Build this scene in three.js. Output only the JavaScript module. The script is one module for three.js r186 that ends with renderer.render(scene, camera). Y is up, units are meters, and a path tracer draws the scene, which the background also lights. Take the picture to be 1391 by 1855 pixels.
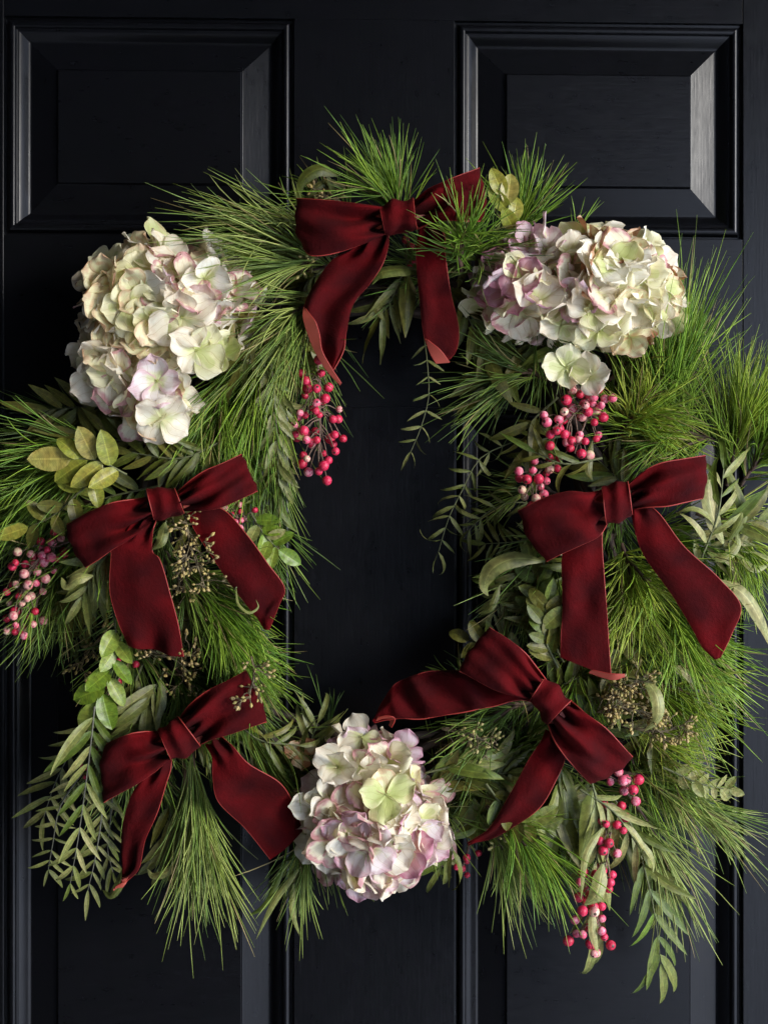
import * as THREE from 'three';
import { mergeGeometries } from 'three/addons/utils/BufferGeometryUtils.js';
import { RoundedBoxGeometry } from 'three/addons/geometries/RoundedBoxGeometry.js';

// ---------------------------------------------------------------- camera, sky, sun, exposure
const scene = new THREE.Scene();
const W0 = 1391, H0 = 1855, MPP = 0.00048;            // photograph size, metres per photo pixel on the door
const CY = 1.5;                                       // height of the picture centre above the porch floor
const DIST = 1.4, YAW = 2.1 * Math.PI / 180;
const camera = new THREE.PerspectiveCamera(2 * Math.atan(H0 * MPP / 2 / DIST) * 180 / Math.PI, 767 / 1024, 0.02, 200);
camera.position.set(-DIST * Math.sin(YAW), CY, DIST * Math.cos(YAW));
camera.lookAt(0, CY, 0);
camera.updateMatrixWorld(true);

const SKYW = 64, SKYH = 32;
const skyData = new Float32Array(SKYW * SKYH * 4);
for (let j = 0; j < SKYH; j++) for (let i = 0; i < SKYW; i++) {
  const e = (j + 0.5) / SKYH * 2 - 1, k = 0.85 + 0.25 * Math.max(0, e), o = (j * SKYW + i) * 4;
  skyData[o] = 0.65 * k; skyData[o + 1] = 0.75 * k; skyData[o + 2] = 0.98 * k; skyData[o + 3] = 1;
}
const sky = new THREE.DataTexture(skyData, SKYW, SKYH, THREE.RGBAFormat, THREE.FloatType);
sky.mapping = THREE.EquirectangularReflectionMapping; sky.magFilter = THREE.LinearFilter; sky.needsUpdate = true;
scene.background = sky; scene.environment = sky;
scene.backgroundIntensity = 1.5; scene.environmentIntensity = 1.5;

const sun = new THREE.DirectionalLight(new THREE.Color(1.0, 0.95, 0.87), 1.0);
const sunAz = 50 * Math.PI / 180, sunEl = 10 * Math.PI / 180;
sun.position.set(6 * Math.sin(sunAz) * Math.cos(sunEl), CY + 6 * Math.sin(sunEl), 6 * Math.cos(sunAz) * Math.cos(sunEl));
sun.target.position.set(0, CY, 0);
sun.castShadow = true; sun.shadow.radius = 30; sun.shadow.mapSize.set(2048, 2048);
Object.assign(sun.shadow.camera, { left: -2, right: 2, top: 2, bottom: -2, near: 0.1, far: 20 });
scene.add(sun, sun.target);

const renderer = new THREE.WebGLRenderer({ antialias: true });
renderer.toneMapping = THREE.LinearToneMapping;
renderer.toneMappingExposure = 3.15;
renderer.shadowMap.enabled = true;
renderer.shadowMap.type = THREE.PCFSoftShadowMap;
renderer.setSize(767, 1024);

// ---------------------------------------------------------------- helpers
let seed = 20241;
function rnd() { seed |= 0; seed = seed + 0x6D2B79F5 | 0; let t = Math.imul(seed ^ seed >>> 15, 1 | seed); t = t + Math.imul(t ^ t >>> 7, 61 | t) ^ t; return ((t ^ t >>> 14) >>> 0) / 4294967296; }
const rr = (a, b) => a + (b - a) * rnd();
const pick = a => a[Math.floor(rnd() * a.length)];
const V = (x, y, z) => new THREE.Vector3(x, y, z);
const _f = V(0, 0, 0).sub(camera.position).add(V(0, CY, 0)).normalize();
const _r = V(0, 0, 0).crossVectors(_f, V(0, 1, 0)).normalize();
const _u = V(0, 0, 0).crossVectors(_r, _f);
const TANH = H0 * MPP / 2 / DIST;
// a layout helper: reads a place off the photograph at a real distance zmm (millimetres) in front of the door
function at(px, py, zmm = 0) {
  const sx = (px - W0 / 2) / (H0 / 2) * TANH, sy = (H0 / 2 - py) / (H0 / 2) * TANH;
  const d = _f.clone().addScaledVector(_r, sx).addScaledVector(_u, sy);
  return camera.position.clone().addScaledVector(d, (zmm / 1000 - camera.position.z) / d.z);
}
const counts = {};
function numbered(n) { const k = counts[n] = (counts[n] ?? -1) + 1; return k ? `${n}_${String(k).padStart(3, '0')}` : n; }
const bases = new WeakMap();
function thing(name, label, category, base, group) {
  const o = new THREE.Group(); o.name = numbered(name); o.position.copy(base); scene.add(o);
  o.userData = { label, category }; if (group) o.userData.group = group;
  bases.set(o, base.clone()); return o;
}
function shad(m) { m.castShadow = true; m.receiveShadow = true; return m; }
// a mesh whose geometry is in world metres, under a thing (or under a part built the same way)
function part(name, geo, mat, parent, kind) {
  const b = bases.get(parent) ?? V(0, 0, 0);
  geo.translate(-b.x, -b.y, -b.z);
  const m = shad(new THREE.Mesh(geo, mat)); m.name = name; parent.add(m); bases.set(m, b);
  if (kind) m.userData.kind = kind; return m;
}
function placed(name, geo, mat, parent, pos, quat, scale) {
  const b = bases.get(parent) ?? V(0, 0, 0);
  const m = shad(new THREE.Mesh(geo, mat)); m.name = name; m.position.copy(pos).sub(b);
  if (quat) m.quaternion.copy(quat);
  if (scale !== undefined) (typeof scale === 'number') ? m.scale.setScalar(scale) : m.scale.copy(scale);
  parent.add(m); return m;
}
function structure(name, geo, mat) { const m = shad(new THREE.Mesh(geo, mat)); m.name = numbered(name); m.userData.kind = 'structure'; scene.add(m); return m; }
function quatYZ(dir, nrm) { // local Y along dir, local Z near nrm
  const y = dir.clone().normalize(); let z = nrm.clone().addScaledVector(y, -nrm.dot(y));
  if (z.lengthSq() < 1e-6) z = Math.abs(y.z) < 0.9 ? V(0, 0, 1).addScaledVector(y, -y.z) : V(1, 0, 0).addScaledVector(y, -y.x);
  z.normalize(); const x = V(0, 0, 0).crossVectors(y, z);
  return new THREE.Quaternion().setFromRotationMatrix(new THREE.Matrix4().makeBasis(x, y, z));
}
const rv = (s = 1) => V(rr(-s, s), rr(-s, s), rr(-s, s));

// smooth value noise, tileable over n cells
function makeNoise(n) {
  const g = new Float32Array(n * n); for (let i = 0; i < n * n; i++) g[i] = rnd();
  return (x, y) => {
    x = ((x % n) + n) % n; y = ((y % n) + n) % n;
    const i = Math.floor(x), j = Math.floor(y), a = x - i, b = y - j, i1 = (i + 1) % n, j1 = (j + 1) % n;
    const s = a * a * (3 - 2 * a), t = b * b * (3 - 2 * b);
    return (g[j * n + i] * (1 - s) + g[j * n + i1] * s) * (1 - t) + (g[j1 * n + i] * (1 - s) + g[j1 * n + i1] * s) * t;
  };
}
const nzA = makeNoise(16), nzB = makeNoise(64), nzC = makeNoise(256);
function tex(w, h, fn, srgb = true) {
  const d = new Uint8Array(w * h * 4);
  for (let j = 0; j < h; j++) for (let i = 0; i < w; i++) {
    const c = fn((i + 0.5) / w, (j + 0.5) / h), o = (j * w + i) * 4;
    for (let k = 0; k < 3; k++) d[o + k] = Math.max(0, Math.min(255, Math.round(c[k]))); d[o + 3] = 255;
  }
  const t = new THREE.DataTexture(d, w, h, THREE.RGBAFormat); t.magFilter = THREE.LinearFilter; t.minFilter = THREE.LinearMipmapLinearFilter; t.generateMipmaps = true;
  t.wrapS = t.wrapT = THREE.RepeatWrapping; if (srgb) t.colorSpace = THREE.SRGBColorSpace; t.needsUpdate = true; return t;
}
const lin = (r, g, b) => new THREE.Color().setRGB(r, g, b);
const mix = (a, b, t) => a + (b - a) * t;
const mix3 = (a, b, t) => [mix(a[0], b[0], t), mix(a[1], b[1], t), mix(a[2], b[2], t)];
const sst = (a, b, x) => { x = Math.min(1, Math.max(0, (x - a) / (b - a))); return x * x * (3 - 2 * x); };

// tapered tube through points (world metres), n sides
function tube(pts, r0, r1, seg = 10, sides = 5) {
  const c = pts.length > 2 ? new THREE.CatmullRomCurve3(pts, false, 'centripetal') : new THREE.LineCurve3(pts[0], pts[1]);
  const pos = [], idx = [], uv = [];
  let prev = null;
  for (let i = 0; i <= seg; i++) {
    const t = i / seg, p = c.getPoint(t), tg = c.getTangent(t).normalize();
    let n = prev ? prev.clone().addScaledVector(tg, -prev.dot(tg)) : (Math.abs(tg.z) < 0.8 ? V(0, 0, 1) : V(1, 0, 0)).addScaledVector(tg, Math.abs(tg.z) < 0.8 ? -tg.z : -tg.x);
    n.normalize(); prev = n; const b = V(0, 0, 0).crossVectors(tg, n), r = mix(r0, r1, t);
    for (let k = 0; k < sides; k++) { const a = k / sides * Math.PI * 2; const q = p.clone().addScaledVector(n, r * Math.cos(a)).addScaledVector(b, r * Math.sin(a)); pos.push(q.x, q.y, q.z); uv.push(k / sides, t); }
  }
  for (let i = 0; i < seg; i++) for (let k = 0; k < sides; k++) {
    const a = i * sides + k, b = i * sides + (k + 1) % sides, c2 = a + sides, d = b + sides; idx.push(a, b, c2, b, d, c2);
  }
  for (const [ring, fl] of [[0, 1], [seg, 0]]) for (let k = 1; k < sides - 1; k++) { const o = ring * sides; fl ? idx.push(o, o + k + 1, o + k) : idx.push(o, o + k, o + k + 1); }
  const g = new THREE.BufferGeometry(); g.setAttribute('position', new THREE.Float32BufferAttribute(pos, 3)); g.setAttribute('uv', new THREE.Float32BufferAttribute(uv, 2));
  g.setIndex(idx); g.computeVertexNormals(); return g;
}

// ---------------------------------------------------------------- porch round the door (outside the frame: it shades and is mirrored in the paint)
const brushT = tex(1024, 1024, (u, v) => { // brush strokes, along u
  const s = nzC(u * 16, v * 256) * 0.5 + nzB(u * 8, v * 64 ) * 0.25 + nzC(u * 64, v * 256 + 37) * 0.25; const k = 255 * s; return [k, k, k];
}, false);
const paintT = tex(1024, 1024, (u, v) => {
  const n = nzA(u * 16, v * 16) * 0.5 + nzB(u * 64, v * 64) * 0.5, st = nzC(u * 32, v * 256);
  let k = 0.9 + 0.12 * n + 0.06 * (st - 0.5); const sp = nzC(u * 256 + 0.5, v * 256 + 0.5); if (sp > 0.994) k += 1.6 * (sp - 0.994) / 0.006;
  return [11 * k, 11.5 * k, 14 * k];
});
const roughT = tex(512, 512, (u, v) => { const k = 255 * (0.72 + 0.12 * nzB(u * 32, v * 64) + 0.12 * nzC(u * 64, v * 256)); return [k, k, k]; }, false);
function paint(rot) {
  const c = t => { const q = t.clone(); q.repeat.set(3, 3); if (rot) q.rotation = Math.PI / 2; q.needsUpdate = true; return q; };
  return new THREE.MeshPhysicalMaterial({ map: c(paintT), roughness: 0.36, roughnessMap: c(roughT), bumpMap: c(brushT), bumpScale: 0.00006, specularIntensity: 0.5, ior: 1.5 });
}
const paintH = paint(false), paintV = paint(true);
const mDark = new THREE.MeshStandardMaterial({ color: lin(0.035, 0.036, 0.04), roughness: 0.9 });
const mPave = new THREE.MeshStandardMaterial({ color: lin(0.62, 0.62, 0.62), roughness: 0.9 });
const mCeil = new THREE.MeshStandardMaterial({ color: lin(0.10, 0.10, 0.11), roughness: 0.9 });
function slab(name, x0, x1, y0, y1, z0, z1, m) { const g = new THREE.BoxGeometry(x1 - x0, y1 - y0, z1 - z0); g.translate((x0 + x1) / 2, (y0 + y1) / 2, (z0 + z1) / 2); return structure(name, g, m); }
slab('ground', -30, 30, -0.3, -0.15, -20, 30, mPave);
slab('porch_floor', -1.3, 1.05, -0.148, 0, -0.05, 2.4, mPave);
slab('porch_ceiling', -1.3, 1.05, 2.2, 2.32, -0.05, 2.4, mCeil);
slab('added_shade_wall', -1.42, -1.302, -0.148, 2.48, -0.05, 2.4, mDark);  // unseen wall added on the left, so sky light enters only from the right
slab('added_shade_wall', -1.42, 0.72, -0.148, 2.48, 2.402, 2.52, mDark);  // unseen wall added opposite the door, blocks sky and keeps the paint's reflections dark
slab('house_wall', -4, -0.56, -0.148, 3.5, -0.25, -0.052, mDark);
slab('house_wall', 0.56, 4, -0.148, 3.5, -0.25, -0.052, mDark);
slab('house_wall', -0.558, 0.558, 2.26, 3.5, -0.25, -0.052, mDark);

// ---------------------------------------------------------------- the door
const toX = px => at(px, 300, 0).x, toY = py => at(675, py, 0).y;
const XL0 = at(8, 230).x, XL1 = at(533, 230).x, XR0 = at(823, 230).x, XR1 = at(1344, 300).x;
const YT0 = at(270, 31).y, YT1 = at(270, 427).y, YM0 = at(200, 737).y, YM1 = YM0 - 0.62;
const DX0 = XL0 - 0.125, DX1 = XR1 + 0.125, DYT = YT0 + 0.12;
const front_door = thing('front_door', 'black painted wooden front door with raised panels behind the wreath', 'door', V((DX0 + DX1) / 2, 0.01, 0));
function board(name, x0, x1, y0, y1, m, dz = 0, gap = 0.0001) {
  const g = new RoundedBoxGeometry(x1 - x0 - gap, y1 - y0 - gap, 0.044, 2, gap * 2); const p = g.attributes.position, uv = g.attributes.uv;
  for (let i = 0; i < p.count; i++) uv.setXY(i, p.getX(i) + (x0 + x1) / 2, p.getY(i) + (y0 + y1) / 2);
  g.translate((x0 + x1) / 2, (y0 + y1) / 2, -0.022 + dz); return part(name, g, m, front_door);
}
board('stile', DX0, XL0, 0.01, DYT, paintV, 0.0005, 0.0004); board('stile', XR1, DX1, 0.01, DYT, paintV, 0.0006, 0.0004);
board('mullion', XL1, XR0, YT1, YT0, paintV); board('mullion', XL1, XR0, YM1, YM0, paintV);
board('rail', XL0, XR1, YT0, DYT, paintH); board('rail', XL0, XR1, YM0, YT1, paintH); board('rail', XL0, XR1, 0.01, YM1, paintH);
// distance in from the panel opening (photo px) against depth (mm)
const PROFM = [[0, -6], [6.5, -6.2], [7.5, -2.5], [9, -0.6], [12, 0.6], [15.5, 0.9], [19, 0.2], [21, -1.6], [22, -2.8], [26, -3.4], [31, -5.2], [36, -7.6], [40, -9.6], [43, -10.4], [46, -10.8]];
const PROFP = [[43.5, -10.6], [48, -10.6], [92, -5.0], [94, -4.8], [95, -2.6], [96.4, -2.1]];
function frameGeo(x0, x1, y0, y1, prof, fill) { // mitred rings round a rectangle; each side has its own vertices
  const pos = [], uv = [], idx = [];
  const sm = 1;
  for (let s = 0; s < 4; s++) {
    const o = pos.length / 3; let n = 0;
    for (const [d, z] of prof) {
      const e = d * MPP, zz = z / 1000, a = x0 + e, b = x1 - e, c = y0 + e, d2 = y1 - e;
      const P = [[[a, c], [b, c]], [[b, c], [b, d2]], [[b, d2], [a, d2]], [[a, d2], [a, c]]][s];
      for (const q of P) { pos.push(q[0], q[1], zz); uv.push(s % 2 ? q[1] : q[0], s % 2 ? q[0] : q[1]); } n++;
    }
    for (let i = 0; i < n - 1; i++) { const k = o + i * 2; idx.push(k, k + 1, k + 2, k + 1, k + 3, k + 2); }
  }
  if (fill) {
    const [d, z] = prof[prof.length - 1], e = d * MPP, o = pos.length / 3;
    for (const [x, y] of [[x0 + e, y0 + e], [x1 - e, y0 + e], [x1 - e, y1 - e], [x0 + e, y1 - e]]) { pos.push(x, y, z / 1000); uv.push(x, y); }
    idx.push(o, o + 1, o + 2, o, o + 2, o + 3);
  }
  const g = new THREE.BufferGeometry(); g.setAttribute('position', new THREE.Float32BufferAttribute(pos, 3)); g.setAttribute('uv', new THREE.Float32BufferAttribute(uv, 2));
  g.setIndex(idx); g.computeVertexNormals(); return g;
}
function smoothProfile(p, k) { const out = []; for (let i = 0; i < p.length - 1; i++) for (let j = 0; j < k; j++) { const a = p[Math.max(0, i - 1)], b = p[i], c = p[i + 1], d = p[Math.min(p.length - 1, i + 2)], t = j / k; const f = q => 0.5 * (2 * b[q] + (c[q] - a[q]) * t + (2 * a[q] - 5 * b[q] + 4 * c[q] - d[q]) * t * t + (3 * b[q] - a[q] - 3 * c[q] + d[q]) * t * t * t); out.push([f(0), f(1)]); } out.push(p[p.length - 1]); return out; }
const PM = smoothProfile(PROFM, 3);
for (const [x0, x1, y0, y1] of [[XL0, XL1, YT1, YT0], [XR0, XR1, YT1, YT0], [XL0, XL1, YM1, YM0], [XR0, XR1, YM1, YM0]]) {
  const pan = part('raised_panel', frameGeo(x0, x1, y0, y1, PROFP, true), paintH, front_door);
  part('moulding', frameGeo(x0, x1, y0, y1, PM, false), paintH, pan);
  const bk = new THREE.BoxGeometry(x1 - x0, y1 - y0, 0.01); bk.translate((x0 + x1) / 2, (y0 + y1) / 2, -0.030); part('panel_core', bk, mDark, pan);
}

// ---------------------------------------------------------------- plant materials
const leafT = tex(64, 256, (u, v) => {
  const x = Math.abs(u - 0.5), rib = Math.exp(-((x / 0.035) ** 2)), vein = 0.5 + 0.5 * Math.sin((v * 22 - x * 9) * Math.PI * 2);
  const n = nzB(u * 8, v * 40) * 0.6 + nzA(u * 4, v * 12) * 0.4; const k = 200 * (0.72 + 0.36 * n) + 45 * rib + 9 * vein;
  return [k * (0.97 + 0.1 * nzA(u * 3 + 5, v * 7)), k, k * 0.92];
});
const leafB = tex(64, 256, (u, v) => { const x = Math.abs(u - 0.5), rib = Math.exp(-((x / 0.04) ** 2)), vein = 0.5 + 0.5 * Math.sin((v * 22 - x * 9) * Math.PI * 2); const k = 150 - 90 * rib + 30 * vein + 40 * nzB(u * 12, v * 60); return [k, k, k]; }, false);
const leafMat = (r, g, b, rough = 0.44, tr = 0.18) => new THREE.MeshPhysicalMaterial({ color: lin(r, g, b), map: leafT, bumpMap: leafB, bumpScale: 0.0003, roughness: rough, specularIntensity: 0.7, transmission: tr, thickness: 0, side: THREE.DoubleSide });
const LM = {
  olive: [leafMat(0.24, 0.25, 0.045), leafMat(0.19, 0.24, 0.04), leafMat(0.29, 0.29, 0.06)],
  mid: [leafMat(0.24, 0.33, 0.06), leafMat(0.19, 0.29, 0.045), leafMat(0.31, 0.37, 0.085)],
  pale: [leafMat(0.56, 0.59, 0.22), leafMat(0.66, 0.66, 0.29), leafMat(0.47, 0.53, 0.17)],
  grey: [leafMat(0.29, 0.33, 0.10), leafMat(0.24, 0.29, 0.075), leafMat(0.37, 0.40, 0.14)],
  bright: [leafMat(0.34, 0.54, 0.06, 0.35), leafMat(0.44, 0.60, 0.10, 0.35), leafMat(0.29, 0.48, 0.06, 0.35)],
  yellow: [leafMat(0.60, 0.60, 0.11, 0.35), leafMat(0.50, 0.56, 0.09, 0.35), leafMat(0.64, 0.58, 0.16, 0.35)],
  reddish: [leafMat(0.16, 0.07, 0.05)],
};
const stemT = tex(64, 64, (u, v) => { const k = 150 + 90 * nzB(u * 8, v * 40); return [k, k, k]; });
const stemM = (r, g, b) => new THREE.MeshStandardMaterial({ color: lin(r, g, b), map: stemT, roughness: 0.75 });
const SM = { green: stemM(0.20, 0.22, 0.09), brown: stemM(0.13, 0.075, 0.045), grey: stemM(0.22, 0.22, 0.16), pink: stemM(0.34, 0.22, 0.15), vine: stemM(0.07, 0.045, 0.03) };
const stemM2 = stemM(0.26, 0.2, 0.1);
const needleM = new THREE.MeshPhysicalMaterial({ vertexColors: true, roughness: 0.42, ior: 1.45 });

// ---------------------------------------------------------------- leaf shapes (unit length along +y, face to +z)
function leafGeo(w, arch, twist, shape, fold = 0.25, side = 0) {
  const N = 10, M = 4, pos = [], uv = [], idx = [];
  let cy = 0, cz = 0, cx = 0;
  for (let i = 0; i <= N; i++) {
    const t = i / N, a = arch * t * t, tw = twist * t, wd = w * 0.5 * shape(t);
    if (i) { cy += Math.cos(a) * Math.cos(side * t) / N; cz -= Math.sin(a) / N; cx += Math.sin(side * t) / N; }
    for (let j = 0; j <= M; j++) {
      const s = j / M * 2 - 1; let lx = s * wd, lz = Math.abs(s) * wd * fold + 0.012 * Math.sin(t * 19 + s * 2) * Math.abs(s) * (w > 0.3 ? 1 : 0.6);
      const rx = lx * Math.cos(tw) - lz * Math.sin(tw), rz = lx * Math.sin(tw) + lz * Math.cos(tw);
      pos.push(cx + rx, cy + rz * Math.sin(a), cz + rz * Math.cos(a)); uv.push(j / M, t);
    }
  }
  for (let i = 0; i < N; i++) for (let j = 0; j < M; j++) { const k = i * (M + 1) + j; idx.push(k, k + 1, k + M + 1, k + 1, k + M + 2, k + M + 1); }
  const g = new THREE.BufferGeometry(); g.setAttribute('position', new THREE.Float32BufferAttribute(pos, 3)); g.setAttribute('uv', new THREE.Float32BufferAttribute(uv, 2));
  g.setIndex(idx); g.computeVertexNormals(); return g;
}
const shLance = t => Math.max(0.03, Math.sin(Math.PI * Math.pow(t, 0.75)) ** 0.8), shOval = t => Math.max(0.04, Math.sin(Math.PI * Math.pow(t, 0.9)) ** 0.62), shStrap = t => Math.max(0.03, Math.min(1, 4 * t + 0.15) * Math.min(1, 2.2 * (1 - t)) ** 0.8);
const LG = { lance: [], oval: [], strap: [], leaflet: [] };
for (let i = 0; i < 7; i++) {
  LG.lance.push(leafGeo(rr(0.2, 0.27), rr(-0.4, 1.3), rr(-0.5, 0.5), shLance, 0.3, rr(-0.3, 0.3)));
  LG.oval.push(leafGeo(rr(0.46, 0.58), rr(-0.3, 0.8), rr(-0.2, 0.2), shOval, rr(0.12, 0.35), rr(-0.1, 0.1)));
  LG.strap.push(leafGeo(rr(0.11, 0.16), rr(0.2, 2.2), rr(-1.1, 1.1), shStrap, 0.25, rr(-0.5, 0.5)));
  LG.leaflet.push(leafGeo(rr(0.14, 0.18), rr(-0.1, 0.9), rr(-0.4, 0.4), shLance, 0.3, rr(-0.35, 0.35)));
}
const FR = V(0.12, 0, 1).normalize();
// a stem with leaves in two rows
function leafSprig(name, label, cat, pts, o) {
  const P = pts.map(p => at(p[0], p[1], p[2] + (o.lift ?? 10))), t = thing(name, label, cat, P[0], o.group);
  const c = P.length > 2 ? new THREE.CatmullRomCurve3(P, false, 'centripetal') : new THREE.LineCurve3(P[0], P[1]);
  part('stem', tube(P, (o.r ?? 1.1) / 1000, (o.r1 ?? 0.5) / 1000, 12, 5), o.stem ?? SM.green, t);
  const n = o.n ?? 14, geo = LG[o.kind ?? 'lance'], mats = LM[o.tone ?? 'mid'];
  for (let i = 0; i < n; i++) {
    const pr = o.pairs ? Math.floor(i / 2) / Math.max(1, n / 2 - 1) : i / Math.max(1, n - 1), u = mix(o.from ?? 0.15, 1, pr);
    const p = c.getPoint(Math.min(1, u)), tg = c.getTangent(Math.min(1, u)).normalize(), sd = V(0, 0, 0).crossVectors(tg, FR).normalize().multiplyScalar(i % 2 ? 1 : -1);
    const an = (o.angle ?? 45) * Math.PI / 180 * rr(0.7, 1.3) * (i >= n - 1 ? 0.15 : 1);
    const d = tg.clone().multiplyScalar(Math.cos(an)).addScaledVector(sd, Math.sin(an)).addScaledVector(FR, rr(-0.15, 0.4) * (o.out ?? 1)); d.y -= (o.droop ?? 0);
    const nm = FR.clone().add(rv(o.jit ?? 0.55)), L = (o.len ?? 70) * MPP * rr(0.75, 1.15) * (o.taper ? mix(1, o.taper, u) : 1);
    const mt = o.accent && rnd() < o.accent[1] ? pick(LM[o.accent[0]]) : pick(mats);
    placed('leaf', pick(geo), mt, t, p, quatYZ(d, nm), L);
  }
  return t;
}
// one long curling leaf along a drawn centre line
function strapLeaf(parent, pts, wpx, mat, tilt = 0.3) {
  const c = new THREE.CatmullRomCurve3(pts.map(p => at(p[0], p[1], p[2])), false, 'centripetal'), N = 18, M = 4, pos = [], uv = [], idx = [];
  for (let i = 0; i <= N; i++) {
    const t = i / N, p = c.getPoint(t), tg = c.getTangent(t).normalize(), nn = FR.clone().addScaledVector(V(0, 1, 0), tilt);
    const sd = V(0, 0, 0).crossVectors(tg, nn).normalize(), nm = V(0, 0, 0).crossVectors(sd, tg), w = wpx * MPP * 0.5 * shStrap(t);
    for (let j = 0; j <= M; j++) { const s = j / M * 2 - 1; const q = p.clone().addScaledVector(sd, s * w).addScaledVector(nm, -Math.abs(s) * w * 0.3); pos.push(q.x, q.y, q.z); uv.push(j / M, t); }
  }
  for (let i = 0; i < N; i++) for (let j = 0; j < M; j++) { const k = i * (M + 1) + j; idx.push(k, k + 1, k + M + 1, k + 1, k + M + 2, k + M + 1); }
  const g = new THREE.BufferGeometry(); g.setAttribute('position', new THREE.Float32BufferAttribute(pos, 3)); g.setAttribute('uv', new THREE.Float32BufferAttribute(uv, 2));
  g.setIndex(idx); g.computeVertexNormals(); return part('leaf', g, mat, parent);
}
function strapSprig(label, list, group) {
  const f = list[0].p[0], t = thing('eucalyptus_sprig', label, 'leaf sprig', at(f[0], f[1], f[2] - 4), group);
  for (const l of list) { const a = l.p[0]; part('stem', tube([at(a[0], a[1], a[2]), at(a[0] + rr(-8, 8), a[1] + rr(-8, 8), a[2] - 14)], 0.0008, 0.001, 2, 5), SM.green, t); strapLeaf(t, l.p, l.w ?? 16, pick(LM[l.tone ?? 'pale']), l.tilt ?? 0.3); }
  return t;
}

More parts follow.
